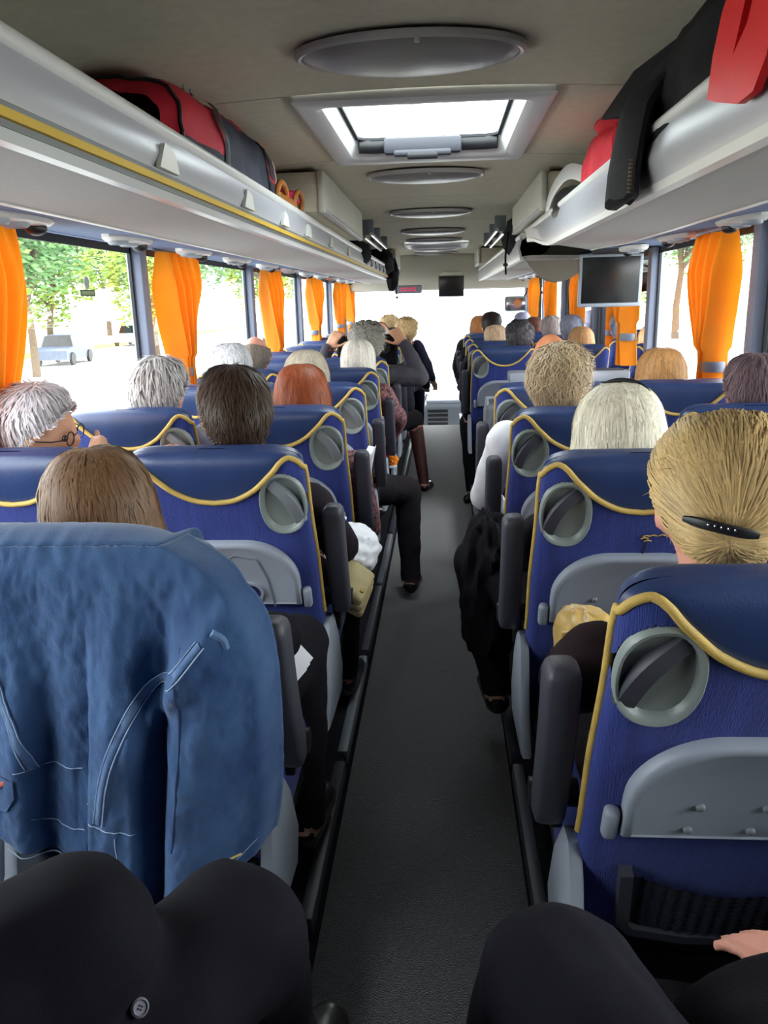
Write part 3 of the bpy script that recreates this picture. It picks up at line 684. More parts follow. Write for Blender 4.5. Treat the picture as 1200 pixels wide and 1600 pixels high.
LIP = MB().ball((0, 0, 0), (0.022, 0.007, 0.007), 10, 8).mesh('lips')
def person(label, head, sx, sy, yaw=0, pitch=0, roll=0, skin='pale', top=(40, 40, 46), legs=(30, 30, 34), hair=None, voxel=0.014, J=None, arms=True,
           short_sleeve=False, topname='jacket', shoe=(24, 22, 22), wr=0.006, legmat=None, topmat=None, sleevemat=None, skirt=False, group='seated passengers', hands=(None, None), scale=1.0, hs=1.0):
    J = dict(J or {}); H = Vector(head) - Vector((0, 0, 0 if J.get('base') else 0.026)); wall = abs(sx) > 0.9
    g = lambda k, d: Vector(J.get(k, d))
    pel = g('pelvis', (sx, sy + 0.39, 0.665)); ch = g('chest', (sx + (H.x - sx) * 0.35, sy + 0.275, 0.90)); nb = g('neck', (sx + (H.x - sx) * (0.3 if wall else 0.75), max(sy + 0.20, H.y + 0.01), H.z - 0.175))
    Rm = Matrix.Rotation(R(yaw), 3, 'Z') @ Matrix.Rotation(R(pitch), 3, 'X') @ Matrix.Rotation(R(roll), 3, 'Y')
    mb = MB(); bones = []
    HS = hs
    # head
    n1, n2 = 26, 20; hv = []
    def hf(u, v):
        a = 2 * PI * u; b = PI * (v - 0.5); return H + Rm @ (head_pt((math.cos(b) * math.sin(a), -math.cos(b) * math.cos(a), math.sin(b))) * HS)
    mb.grid(hf, n1, n2, cu=True)
    for s in (-1, 1): mb.ball(H + Rm @ (Vector((s * 0.079, 0.0, -0.004)) * HS), (0.011, 0.020, 0.033), 10, 8, rot=Rm @ Matrix.Rotation(R(s * 18), 3, 'Z') @ Matrix.Rotation(R(-12), 3, 'X'))
    capsule(mb, nb + Vector((0, 0, -0.03)), H + Rm @ Vector((0, -0.022, -0.045)), 0.060, 0.054, 12)
    bones += [(H, H + Vector((0, 0, 0.03)), 0.10, 'head'), (nb + Vector((0, 0, 0.055)), H, 0.055, 'head')]
    # torso
    def ring(c, rx, ry, n=16): return [c + Vector((rx * math.cos(2 * PI * i / n), ry * math.sin(2 * PI * i / n), 0)) for i in range(n)]
    k = scale * (0.92 if wall else 1)
    mb.rings([ring(pel + Vector((0, 0, -0.10)), 0.13 * k, 0.09 * k), ring(pel, 0.175 * k, 0.125 * k), ring(pel.lerp(ch, 0.5), 0.155 * k, 0.115 * k), ring(ch, 0.172 * k, 0.12 * k), ring(ch.lerp(nb, 0.55), 0.185 * k, 0.10 * k), ring(nb + Vector((0, 0.0, -0.035)), 0.15 * k, 0.075 * k), ring(nb + Vector((0, 0, 0.02)), 0.062, 0.06)])
    bones += [(pel, ch, 0.13, 'torso'), (ch, nb - Vector((0, 0, 0.03)), 0.12, 'torso'), (nb + Vector((-0.12, 0, -0.05)), nb + Vector((0.12, 0, -0.05)), 0.06, 'torso')]
    for s, nm in ((-1, 'l'), (1, 'r')):
        sh = g('sh_' + nm, nb + Vector((s * (0.175 if not (wall and s * sx > 0) else 0.14) * k, 0.0, -0.075))); el = g('el_' + nm, (sh.x + s * (0.045 if not (wall and s * sx > 0) else -0.05), sh.y + 0.10, sh.z - 0.25)); wr_ = g('wr_' + nm, (sx + s * 0.10, sy + 0.58, 0.72))
        capsule(mb, sh, el, 0.062 * k, 0.046 * k); capsule(mb, el, wr_, 0.046 * k, 0.031 * k)
        bones += [(sh, el, 0.05, 'arm'), (el, wr_, 0.04, 'fore' if short_sleeve else 'arm')]
        hd = g('hd_' + nm, wr_ + (wr_ - el).normalized()) - wr_ if ('hd_' + nm) in J else (wr_ - el)
        hn = Vector(J.get('hn_' + nm, (0, 0, 1)))
        add_hand(mb, wr_, hd, hn, J.get('curl', 28), thumb=(-s if J.get('th_' + nm) is None else J['th_' + nm]))
        bones += [(wr_ + hd.normalized() * 0.03, wr_ + hd.normalized() * 0.17, 0.03, 'hand')]
        hp = g('hip_' + nm, pel + Vector((s * 0.095, 0.0, -0.02))); kn = g('kn_' + nm, (sx + s * 0.12, sy + 0.80, 0.665)); an = g('an_' + nm, (kn.x, kn.y - 0.02, 0.24)); to = g('to_' + nm, an + Vector((s * 0.02, 0.17, -0.055)))
        capsule(mb, hp, kn, 0.088 * k, 0.064); capsule(mb, kn, kn.lerp(an, 0.35), 0.062, 0.056); capsule(mb, kn.lerp(an, 0.35), an, 0.056, 0.042); capsule(mb, an - Vector((0, 0.03, 0.035)), to, 0.036, 0.034)
        bones += [(hp, kn, 0.075, 'thigh'), (kn, an, 0.05, 'calf_' + nm), (an - Vector((0, 0.02, 0.045)), to, 0.045, 'foot_' + nm)]
    tmp = bpy.data.objects.new('tmp', mb.mesh('tmp', smooth=False)); COL.objects.link(tmp)
    md = tmp.modifiers.new('r', 'REMESH'); md.mode = 'VOXEL'; md.voxel_size = voxel
    md = tmp.modifiers.new('s', 'SMOOTH'); md.factor = 0.5; md.iterations = 3 if voxel > 0.008 else 4
    dg = bpy.context.evaluated_depsgraph_get(); me = bpy.data.meshes.new_from_object(tmp.evaluated_get(dg)); old = tmp.data
    bpy.data.objects.remove(tmp); bpy.data.meshes.remove(old)
    nv = len(me.vertices); V = np.empty(nv * 3); me.vertices.foreach_get('co', V); V = V.reshape(-1, 3); N = np.empty(nv * 3); me.vertices.foreach_get('normal', N); N = N.reshape(-1, 3)
    dist = np.stack([seg_dist(V, a, b) - r for a, b, r, _ in bones], 1); lab = np.array([q[3] for q in bones])[dist.argmin(1)]
    polys = [tuple(p.vertices) for p in me.polygons]
    base = Vector((pel.x, pel.y, 0.14)) if not J.get('base') else Vector(J['base'])
    t = thing('person', label, 'person', base, group=group)
    def part(nm, mesh, mat):
        mesh.transform(Matrix.Translation(-base)); return obj(nm, mesh, mat, t)
    tm = np.isin(lab, ['torso', 'arm']); tpm = sub_mesh(topname, V, N, polys, tm, 0.009, wr, 14)
    if topname: part(topname, tpm, topmat or cloth(top))
    lm = np.isin(lab, ['thigh'] if skirt else ['thigh', 'calf_l', 'calf_r']); part('skirt' if skirt else 'trousers', sub_mesh('trousers', V, N, polys, lm, 0.010, wr, 12), legmat or cloth(legs))
    for q in ('l', 'r'):
        if skirt: part('stocking', sub_mesh('stocking', V, N, polys, lab == 'calf_' + q, 0.002, 0, 1), pm('brown_stockings', (96, 58, 52), 0.5))
        part('shoe', sub_mesh('shoe', V, N, polys, lab == 'foot_' + q, 0.006, 0, 1), pm('shoe_%d_%d_%d' % shoe, shoe, 0.3, 0.1, 8, spec=0.6))
    me.name = 'body'; me.polygons.foreach_set('use_smooth', [True] * len(me.polygons)); part('body', me, skinmat(skin))
    for s in (-1, 1):
        e = obj('eye', EYE, M_eye, t); e.location = H + Rm @ (Vector((s * 0.031, 0.0775, 0.004)) * HS) - base
    e = obj('lips', LIP, M_lip, t); e.matrix_local = Matrix.Translation(H + Rm @ (Vector((0, 0.088, -0.057)) * HS) - base) @ Rm.to_4x4()
    if hair: make_hair(t, H - base, Rm, HS, **hair)
    return t, base, H, Rm
# ------------------------------------------------------------------ hair
HL = spline([0, 45, 72, 90, 110, 130, 150, 180], [120, 114, 96, 80, 68, 58, 50, 46])
def make_hair(t, H, Rm, HS, style='short', col=(90, 70, 55), n=1600, vol=0.016, zend=-0.13, fringe=None, seed=1, width=0.0022, lump=0.004, lift=0.006, flare=1.0, length=26, wave=0.0, part_=0.0, front=128, name='hair', sq=1.0):
    rnd = random.Random(seed); E = Vector((0.0785, 0.100, 0.1155)); mat = hairmat(col)
    def dirv(ph, th): return Vector((math.sin(th) * math.sin(ph), -math.sin(th) * math.cos(ph), math.cos(th)))
    def on(ph, th, h):
        d = dirv(ph, th); p = head_pt((d.x, d.y, d.z)); e = Vector((E.x * d.x, E.y * d.y, E.z * d.z))
        q = p if p.length > e.length else p.lerp(e, 0.6); return q * (1 + 0.10 * sq * math.sin(2 * th) ** 2 * (1 if th < PI / 2 else 0)) + d * h
    def W(p): return H + Rm @ (Vector(p) * HS)
    def lumps(p): return lump * (noise.noise(Vector(p) * 26 + Vector((seed * 3.1, 0, 0))) + 0.5 * noise.noise(Vector(p) * 60))
    cap = MB(); st_v = []; st_f = []
    def ribbon(pts, w0, out):
        b = len(st_v); m = len(pts)
        for i, p in enumerate(pts):
            tg = (pts[min(m - 1, i + 1)] - pts[max(0, i - 1)]); sd = tg.cross(out(p)); sd = sd.normalized() if sd.length > 1e-9 else Vector((1, 0, 0))
            wd = w0 * (1 - 0.75 * max(0, (i / (m - 1) - 0.55) / 0.45))
            st_v.append(W(p + sd * wd)); st_v.append(W(p - sd * wd))
        for i in range(m - 1): st_f.append((b + 2 * i, b + 2 * i + 1, b + 2 * i + 3, b + 2 * i + 2))
    outv = lambda p: Vector((p.x, p.y, p.z * 0.6)).normalized()
    if style in ('short', 'curly', 'fringe'):
        def tmax(ph): return R(HL(abs(math.degrees(ph))))
        def tmin(ph):
            if style != 'fringe': return 0.0
            a = abs(math.degrees(ph)); f = fringe or (58, 70)
            return R(f[0] + (f[1] - f[0]) * min(1, a / 90) ** 2 + max(0, a - 95) * 1.2)
        def h(ph, tt): return 0.003 + vol * min(1, (1 - tt) * 4) * (min(1, tt * 6) if style == 'fringe' else 1)
        PM = PI if style != 'fringe' else R(112)
        def cf(u, v):
            ph = (u - 0.5) * 2 * PM; a, b = tmin(ph), tmax(ph); th = a + (max(b, a + 0.02) - a) * v; p = on(ph, th, h(ph, v)); return W(p + dirv(ph, th) * lumps(p))
        cap.grid(cf, 56, 24)
        for _ in range(n):
            ph = (rnd.random() - 0.5) * 2 * PM; a, b = tmin(ph), tmax(ph)
            if b - a < 0.08: continue
            tt = math.acos(math.cos(a) - rnd.random() * (math.cos(a) - math.cos(b))); L = R(length) * (0.6 + 0.8 * rnd.random()); sw = (rnd.random() - 0.5) * 0.5
            pts = []; lf = lift * (0.3 + rnd.random())
            for k in range(5):
                x = k / 4; th = tt + L * x
                if th > b + 0.10: th = b + 0.10
                pp = ph + sw * x / max(0.35, math.sin(th)) + wave * math.sin(7 * x + 6.3 * rnd.random())
                q = on(pp, th, h(pp, min(1, (th - a) / max(0.01, b - a))) + lf * x * x + 0.0012 + (wave * 0.06 * math.sin(9 * x) if wave else 0)); pts.append(q + dirv(pp, th) * lumps(q))
            ribbon(pts, width * (0.7 + 0.6 * rnd.random()), outv)
    elif style == 'bob':
        FR = R(front)
        def path(ph, s, ex=0.0):
            # s 0..1 over the skull, 1..2 hanging down
            a = abs(math.degrees(ph)); thq = R(92)
            fr = max(0, (a - 95) / 50)
            if s <= 1:
                th = thq * s; p = on(ph, th, vol * (0.55 + 0.45 * s) + ex)
                return p
            p = on(ph, thq, vol + ex); x = s - 1; z1 = zend + 0.02 * fr
            z = p.z + (z1 - p.z) * x
            kx = 1 + (flare - 1) * math.sin(PI * min(1, x * 0.9)) - 0.16 * max(0, x - 0.72) / 0.28
            k2 = kx if p.y > -0.02 else kx * (1 - 0.10 * x)
            return Vector((p.x * kx, p.y * k2, z))
        def cf(u, v):
            ph = (u - 0.5) * 2 * FR; s = v * 2; p = path(ph, s); d = Vector((p.x, p.y, 0)); d = d.normalized() if d.length > 0.01 else Vector((0, 0, 1))
            gz = 0.0028 * math.sin(ph * 38 + 4 * noise.noise(Vector((ph * 3, s, seed)))) * min(1, s * 1.5)
            return W(p + d * (lumps(p) + gz))
        cap.grid(cf, 150, 26)
        for _ in range(n):
            ph = (rnd.random() - 0.5) * 2 * FR; s0 = rnd.random() ** 1.3 * 1.3; s1 = min(2.04, s0 + 0.5 + 0.7 * rnd.random()); ex = 0.0015 + 0.004 * rnd.random(); sw = (rnd.random() - 0.5) * 0.25
            pts = []
            for k in range(7):
                x = k / 6; pp = ph + sw * x * x + wave * math.sin(8 * x + ph * 9); s = s0 + (s1 - s0) * x
                p = path(pp, s, ex + lift * 0.4 * x * x * rnd.random()); d = Vector((p.x, p.y, 0.0)); d = d.normalized() if d.length > 0.01 else Vector((0, 0, 1)); pts.append(p + d * lumps(p))
            ribbon(pts, width * (0.7 + 0.6 * rnd.random()), outv)
    elif style == 'updo':
        C0 = Vector((-0.018, -0.112, -0.012))
        def tmax(ph): return R(HL(abs(math.degrees(ph))))
        def h(ph, th):
            b = math.cos(ph); top_ = math.exp(-((th - R(52)) / R(34)) ** 2) * (0.5 + 0.5 * b)
            return vol + 0.026 * top_ + 0.010 * math.exp(-((th - R(96)) / R(16)) ** 2) * max(0, b)
        def cf(u, v):
            ph = (u - 0.5) * 2 * PI; th = tmax(ph) * v; e = min(1, (1 - v) * 5); p = on(ph, th, 0.003 + h(ph, th) * e); return W(p + dirv(ph, th) * lumps(p))
        cap.grid(cf, 64, 30)
        def toward(p0, x, ex):
            # slide over the hair surface towards the clip
            q = p0.lerp(C0, x); d = q.normalized(); th = math.acos(max(-1, min(1, d.z))); ph = math.atan2(d.x, -d.y)
            e = min(1, (tmax(ph) - th) / tmax(ph) * 5 + 0.25); p = on(ph, th, 0.003 + h(ph, th) * max(0, e) + ex); return p + dirv(ph, th) * lumps(p)
        for _ in range(n):
            ph = (rnd.random() - 0.5) * 2 * PI; th = tmax(ph) * math.sqrt(rnd.random()); p0 = on(ph, th, 0.01)
            x0 = rnd.random() * 0.25; L = 0.35 + 0.5 * rnd.random(); ex = 0.001 + 0.004 * rnd.random(); arc = (rnd.random() - 0.3) * 0.03
            pts = []
            for k in range(7):
                x = x0 + L * k / 6; p = toward(p0, min(0.97, x), ex + arc * 0.15 * math.sin(PI * k / 6)); p = p + Vector((0.4 * arc * math.sin(PI * k / 6), 0, arc * math.sin(PI * k / 6) * 0.4)); pts.append(p)
            ribbon(pts, width * (0.7 + 0.6 * rnd.random()), outv)
        for _ in range(170):                                   # loose fly-away hairs
            ph = (rnd.random() - 0.5) * 1.6 * PI; th = 0.92 * tmax(ph) * math.sqrt(rnd.random()); p = on(ph, th, 0.004 + h(ph, th)); d = dirv(ph, th); pts = [p]
            v_ = Vector((rnd.gauss(0, 1), rnd.gauss(0, 1), rnd.gauss(0, 1))).normalized()
            for k in range(4): p = p + (d * 0.25 + v_ * 0.8 + Vector((0, 0, -0.12 * k))) * 0.0055; pts.append(p)
            ribbon(pts, 0.00035, outv)
    c = obj(name, cap, mat, t, ang=180)
    me = bpy.data.meshes.new('strands'); me.from_pydata([tuple(v) for v in st_v], [], st_f); me.polygons.foreach_set('use_smooth', [True] * len(me.polygons)); me.materials.append(mat)
    s = bpy.data.objects.new('strands', me); COL.objects.link(s); s.parent = c; s['kind'] = 'stuff'
    return c
def glasses(t, base, H, Rm, col=M_black):
    m = MB()
    for s in (-1, 1):
        m.tube([H - base + Rm @ Vector((s * 0.034 + 0.023 * math.cos(2 * PI * i / 16), 0.094, 0.004 + 0.018 * math.sin(2 * PI * i / 16))) for i in range(17)], 0.0018, 6)
        m.tube([H - base + Rm @ Vector(p) for p in ((s * 0.057, 0.092, 0.008), (s * 0.078, 0.06, 0.008), (s * 0.082, 0.0, 0.01), (s * 0.082, -0.015, -0.012))], 0.0018, 6)
    m.tube([H - base + Rm @ Vector(p) for p in ((-0.011, 0.098, 0.008), (0.011, 0.098, 0.008))], 0.0018, 6)
    obj('glasses', m, col, t)
# ------------------------------------------------------------------ passengers, left side
M_pattern = pm('dark_floral_cloth', (150, 96, 100), 0.8, 0.2, 70, 0.3, 300, col2=(28, 18, 24), detail=1.0)
G1 = 'seated passengers'
p1 = person('woman with brown bob in front of the denim jacket', (-0.545, 1.31, 1.168), -0.49, 1.10, yaw=24, roll=-4, skin='pale', top=(26, 25, 30), legs=(27, 26, 31), voxel=0.012,
   hair=dict(style='bob', col=(112, 82, 56), n=5200, width=0.0018, wave=0.03, vol=0.018, zend=-0.135, flare=1.10, seed=3, lump=0.005, front=140),
   J=dict(kn_r=(-0.30, 1.78, 0.70), an_r=(-0.30, 1.72, 0.26), wr_r=(-0.34, 1.62, 0.78), el_r=(-0.285, 1.46, 0.86)))
p4 = person('man with short dark hair in the second left row', (-0.485, 2.03, 1.245), -0.49, 1.865, yaw=26, skin='pink', top=(38, 32, 38), legs=(34, 30, 34), voxel=0.012,
   hair=dict(style='short', col=(62, 44, 33), n=4200, vol=0.014, seed=4, lift=0.010, length=30, width=0.0019), J=dict(kn_r=(-0.30, 2.58, 0.66), el_r=(-0.245, 2.20, 0.82), wr_r=(-0.30, 2.42, 0.74)))
p2 = person('white-haired passenger with glasses turning right by the left window', (-1.02, 2.05, 1.205), -0.995, 1.865, yaw=-88, pitch=-4, roll=10, skin='mid', top=(70, 76, 90), voxel=0.009,
   hair=dict(style='short', col=(214, 206, 208), n=2600, vol=0.018, seed=5, lift=0.012), J=dict(sh_r=(-0.84, 2.12, 1.02), el_r=(-0.78, 2.22, 0.86), wr_r=(-0.87, 2.08, 1.05), hd_r=(-0.885, 2.03, 1.13), hn_r=(-1, -0.3, 0), curl=62))
glasses(*p2)
p3 = person('man with fluffy grey-white hair by the third left window', (-0.955, 2.81, 1.215), -0.995, 2.63, yaw=-20, skin='pink', top=(176, 180, 188), voxel=0.009, short_sleeve=True,
   hair=dict(style='short', col=(186, 180, 178), n=3400, vol=0.022, seed=6, lift=0.018, length=34, lump=0.008), J=dict(sh_r=(-0.80, 2.84, 1.03), el_r=(-0.76, 2.80, 0.86), wr_r=(-0.845, 2.70, 0.98), hd_r=(-0.852, 2.615, 1.045), hn_r=(0, -0.4, 1), curl=24))
p6 = person('woman with copper red hair in the third left row', (-0.445, 2.81, 1.19), -0.49, 2.63, skin='pale', legmat=M_pattern, topmat=M_pattern, topname='dress', skirt=True, voxel=0.014,
   hair=dict(style='bob', col=(140, 68, 34), n=3200, vol=0.020, zend=-0.12, flare=1.14, seed=7, lump=0.006, wave=0.03, front=135))
p7 = person('passenger with grey-blond straight hair in the fourth left row', (-0.55, 3.56, 1.195), -0.49, 3.395, skin='pale', top=(40, 38, 42), legs=(36, 32, 36), voxel=0.014,
   hair=dict(style='bob', col=(168, 156, 138), n=2400, vol=0.022, zend=-0.12, flare=1.1, seed=8), J=dict(kn_r=(-0.13, 3.98, 0.56), an_r=(-0.12, 3.92, 0.11), to_r=(-0.10, 4.08, 0.05), kn_l=(-0.40, 4.15, 0.66), hip_r=(-0.38, 3.80, 0.62), wr_r=(-0.3, 3.95, 0.74)))
p8 = person('white-haired passenger by the fourth left window', (-0.89, 3.56, 1.225), -0.995, 3.395, yaw=10, skin='pink', top=(120, 130, 150), voxel=0.016, hair=dict(style='short', col=(206, 206, 208), n=1500, vol=0.02, seed=9, width=0.003))
p9 = person('balding man with grey sides beside the left window curtain', (-0.96, 4.36, 1.245), -0.995, 4.16, yaw=-8, skin='pink', top=(214, 216, 222), topname='shirt', voxel=0.014, hair=dict(style='fringe', col=(132, 122, 112), n=1500, vol=0.006, seed=10, fringe=(52, 66), width=0.0022))
p10 = person('passenger with smooth white hair in the fifth left row', (-0.40, 4.36, 1.205), -0.49, 4.16, yaw=0, skin='pale', topmat=M_pattern, voxel=0.014, hair=dict(style='bob', col=(222, 216, 204), n=1500, vol=0.014, zend=-0.07, seed=11, width=0.003, front=135),
   J=dict(el_r=(-0.20, 4.50, 0.86), wr_r=(-0.24, 4.66, 0.74), sh_r=(-0.28, 4.37, 1.0)))
p11 = person('curly grey-haired passenger raising both arms to take a picture', (-0.42, 5.12, 1.255), -0.49, 4.925, skin='mid', top=(74, 72, 80), voxel=0.009, hair=dict(style='curly', col=(150, 146, 138), n=2200, vol=0.03, seed=12, wave=0.25, lump=0.012, lift=0.016, width=0.0026),
   J=dict(sh_r=(-0.27, 5.12, 1.04), el_r=(-0.085, 5.10, 1.03), wr_r=(-0.185, 5.26, 1.225), hd_r=(-0.26, 5.29, 1.32), hn_r=(0.3, -1, 0.2), sh_l=(-0.63, 5.14, 1.03), el_l=(-0.76, 5.22, 1.02), wr_l=(-0.69, 5.25, 1.21), hd_l=(-0.63, 5.27, 1.30), hn_l=(-0.3, -1, 0.2), curl=30))
obj('bracelet', MB().tube([p11[0].location * -1 + Vector((-0.695 + 0.036 * math.cos(a), 5.25 + 0.036 * math.sin(a), 1.195 + 0.012 * math.cos(a))) for a in [2 * PI * i / 16 for i in range(17)]], 0.005, 6), M_red, p11[0])
row = 0
def far(label, head, sx, sy, **k):
    k.setdefault('voxel', 0.018); k.setdefault('wr', 0.005); return person(label, head, sx, sy, **k)
far('bald passenger with pale scalp far down the left side', (-0.40, 5.88, 1.27), -0.49, 5.69, skin='pink', top=(52, 52, 60), legs=(38, 36, 40), skirt=True, shoe=(50, 26, 24), voxel=0.014, hair=dict(style='fringe', col=(190, 184, 180), n=500, vol=0.006, seed=13, width=0.004),
    J=dict(kn_r=(-0.17, 6.28, 0.60), an_r=(-0.10, 6.22, 0.10), to_r=(-0.06, 6.36, 0.045), hip_r=(-0.36, 5.98, 0.62), wr_r=(-0.28, 6.2, 0.72)))
far('passenger in a dark jacket leaning into the aisle, eighth left row', (-0.47, 6.64, 1.225), -0.49, 6.455, top=(40, 40, 48), hair=dict(style='short', col=(96, 84, 72), n=500, vol=0.02, seed=14, width=0.004))
far('blonde passenger with tousled hair far down the left side', (-0.30, 8.2, 1.21), -0.40, 7.985, top=(38, 40, 58), legs=(36, 40, 62), hair=dict(style='curly', col=(206, 176, 128), n=700, vol=0.035, seed=15, wave=0.2, lump=0.012, width=0.005), J=dict(el_r=(-0.10, 8.2, 0.86), sh_r=(-0.20, 8.2, 1.05), wr_r=(-0.05, 8.3, 0.72), kn_r=(-0.2, 8.7, 0.64)))
far('blond curly passenger beside the tousled blonde on the left', (-0.52, 8.95, 1.23), -0.49, 8.75, top=(60, 60, 70), hair=dict(style='curly', col=(190, 164, 120), n=500, vol=0.03, seed=16, wave=0.2, lump=0.01, width=0.005))
far('dark-clothed passenger with arm in the aisle, ninth left row', (-0.40, 7.40, 1.16), -0.45, 7.22, top=(30, 30, 36), legs=(40, 44, 70), hair=dict(style='short', col=(70, 60, 54), n=500, vol=0.016, seed=17, width=0.004), J=dict(sh_r=(-0.25, 7.42, 1.0), el_r=(-0.12, 7.45, 0.84), wr_r=(-0.10, 7.62, 0.72)))
# ------------------------------------------------------------------ passengers, right side
q1 = person('woman with blonde updo held by a black clip', (0.445, 1.145, 1.22), 0.49, 0.95, yaw=-4, pitch=-3, skin='pink', top=(40, 30, 32), legs=(30, 28, 30), voxel=0.012, hs=1.0,
   hair=dict(style='updo', col=(208, 176, 120), n=11000, vol=0.010, seed=21, width=0.0010, lump=0.004), J=dict(el_l=(0.265, 1.27, 0.86), wr_l=(0.33, 1.5, 0.76)))
tt, base, H, Rm = q1
def W1(p): return H - base + Rm @ Vector(p)
cl = obj('hair_clip', MB().tube(curve_pts([W1((-0.075, -0.121, 0.016)), W1((-0.048, -0.142, 0.012)), W1((-0.018, -0.150, 0.006)), W1((0.012, -0.148, 0.0))], 9), [0.004, 0.0065, 0.0075, 0.0075, 0.0075, 0.0075, 0.0075, 0.007, 0.0045], 8, flat=0.6), M_black, tt)
for i in range(7): obj('rhinestone', MB().ball(W1((-0.050 + i * 0.008, -0.150 - 0.0012 * (3 - abs(i - 4)), 0.0135 - i * 0.0014)), 0.0022, 6, 5), M_chrome, cl)
q2 = person('woman with straight platinum blonde hair in the second right row', (0.47, 1.93, 1.19), 0.49, 1.75, yaw=-6, pitch=2, roll=-2, skin='pale', top=(26, 26, 32), legs=(28, 27, 32), voxel=0.012, hs=1.02,
   hair=dict(style='bob', col=(232, 224, 200), n=5200, vol=0.026, zend=-0.16, flare=1.12, seed=22, lump=0.004, front=140, width=0.002), J=dict(kn_l=(0.15, 2.42, 0.70), an_l=(0.22, 2.38, 0.28), hip_l=(0.37, 2.10, 0.63), el_l=(0.265, 2.06, 0.84), wr_l=(0.28, 2.3, 0.76)))
tt, base, H, Rm = q2
obj('hair_band', MB().tube(curve_pts([H - base + Rm @ Vector(p) for p in ((-0.035, 0.01, 0.137), (0.0, 0.0, 0.143), (0.04, -0.012, 0.135), (0.066, -0.03, 0.118))], 9), [0.002, 0.004, 0.005, 0.006, 0.006, 0.006, 0.005, 0.004, 0.002], 8, flat=0.5), M_black, tt)
q3 = person('man with wavy blond-grey hair and white shirt in the third right row', (0.435, 2.67, 1.235), 0.49, 2.49, yaw=-22, skin='pink', top=(236, 238, 242), topname='shirt', legs=(60, 62, 70), voxel=0.012,
   hair=dict(style='curly', col=(184, 160, 126), n=4200, vol=0.024, seed=23, wave=0.12, lump=0.010, lift=0.012, width=0.0020, length=30), J=dict(sh_l=(0.27, 2.72, 1.03), el_l=(0.20, 2.80, 0.82), wr_l=(0.26, 3.0, 0.72)))
glasses(*q3, pm('red_frame', (168, 60, 48), 0.4))
q4 = person('bald tanned man in the fourth right row', (0.50, 3.43, 1.265), 0.49, 3.25, yaw=-4, skin='tan', top=(70, 76, 92), voxel=0.014, hair=dict(style='fringe', col=(120, 92, 74), n=500, vol=0.004, seed=24, fringe=(92, 96), width=0.003))
q5 = person('man with short mauve-grey hair at the right edge', (1.05, 2.67, 1.20), 0.995, 2.49, yaw=6, skin='pink', top=(150, 158, 180), voxel=0.014, hair=dict(style='short', col=(128, 104, 108), n=2600, vol=0.016, seed=25, lift=0.010, width=0.0024))
q6 = person('woman with golden straight hair by the right window', (0.955, 3.43, 1.18), 0.995, 3.25, skin='pale', top=(160, 150, 140), voxel=0.016, hair=dict(style='bob', col=(206, 154, 96), n=2200, vol=0.022, zend=-0.13, flare=1.08, seed=26, width=0.003))
far('fair-haired passenger beside the aisle beyond the stairwell', (0.485, 6.76, 1.20), 0.49, 6.57, top=(44, 46, 54), skin='pink', hair=dict(style='fringe', col=(206, 176, 146), n=700, vol=0.010, seed=27, width=0.004, fringe=(20, 40)), J=dict(sh_l=(0.29, 6.76, 1.0), el_l=(0.23, 6.78, 0.80)))
far('passenger with wavy dark grey hair beyond the stairwell', (0.61, 5.99, 1.225), 0.54, 5.80, top=(26, 26, 32), legs=(22, 22, 28), hair=dict(style='curly', col=(70, 66, 70), n=900, vol=0.024, seed=28, wave=0.15, width=0.004, lump=0.01), J=dict(sh_l=(0.32, 6.0, 1.0), el_l=(0.235, 6.02, 0.78), wr_l=(0.25, 6.15, 0.62), kn_l=(0.25, 6.2, 0.58), an_l=(0.275, 5.92, 0.10), to_l=(0.23, 5.86, 0.045)))
far('grey-haired man in the seventh right row by the window', (1.04, 7.52, 1.225), 0.995, 7.34, top=(186, 190, 208), skin='pink', hair=dict(style='short', col=(168, 158, 156), n=800, vol=0.018, seed=29, width=0.004))
far('man with blue-grey hair and lilac shirt by the right window', (1.10, 6.76, 1.245), 0.995, 6.57, top=(196, 192, 214), skin='pink', hair=dict(style='short', col=(148, 152, 172), n=800, vol=0.018, seed=30, width=0.004))
far('passenger with light brown hair low behind a right window seat', (1.05, 5.98, 1.185), 0.995, 5.80, hair=dict(style='bob', col=(196, 150, 104), n=700, vol=0.016, zend=-0.1, seed=31, width=0.004), top=(190, 190, 196))
far('passenger with brown hair tied back near the front right window', (0.97, 8.3, 1.20), 0.995, 8.11, skin='tan', hair=dict(style='short', col=(112, 72, 62), n=600, vol=0.016, seed=32, width=0.004))
s7 = far('passenger wearing a grey-blue knitted hat near the front door', (0.93, 9.1, 1.24), 0.93, 8.9, top=(90, 96, 120), hair=dict(style='short', col=(128, 134, 160), n=0, vol=0.018, seed=33, lump=0.002, name='hat'))
far('auburn-haired passenger in a dark jacket leaning into the aisle', (0.43, 8.3, 1.235), 0.49, 8.11, yaw=40, skin='tan', top=(40, 40, 46), hair=dict(style='bob', col=(176, 112, 64), n=700, vol=0.014, zend=-0.08, seed=34, width=0.004), J=dict(sh_l=(0.27, 8.28, 1.05), el_l=(0.20, 8.28, 0.84), wr_l=(0.22, 8.42, 0.7)))
far('black-haired passenger in the seventh right row aisle seat', (0.50, 7.52, 1.275), 0.49, 7.34, top=(30, 30, 34), hair=dict(style='short', col=(44, 32, 32), n=700, vol=0.016, seed=35, width=0.004), J=dict(sh_l=(0.29, 7.5, 1.02), el_l=(0.22, 7.5, 0.82)))
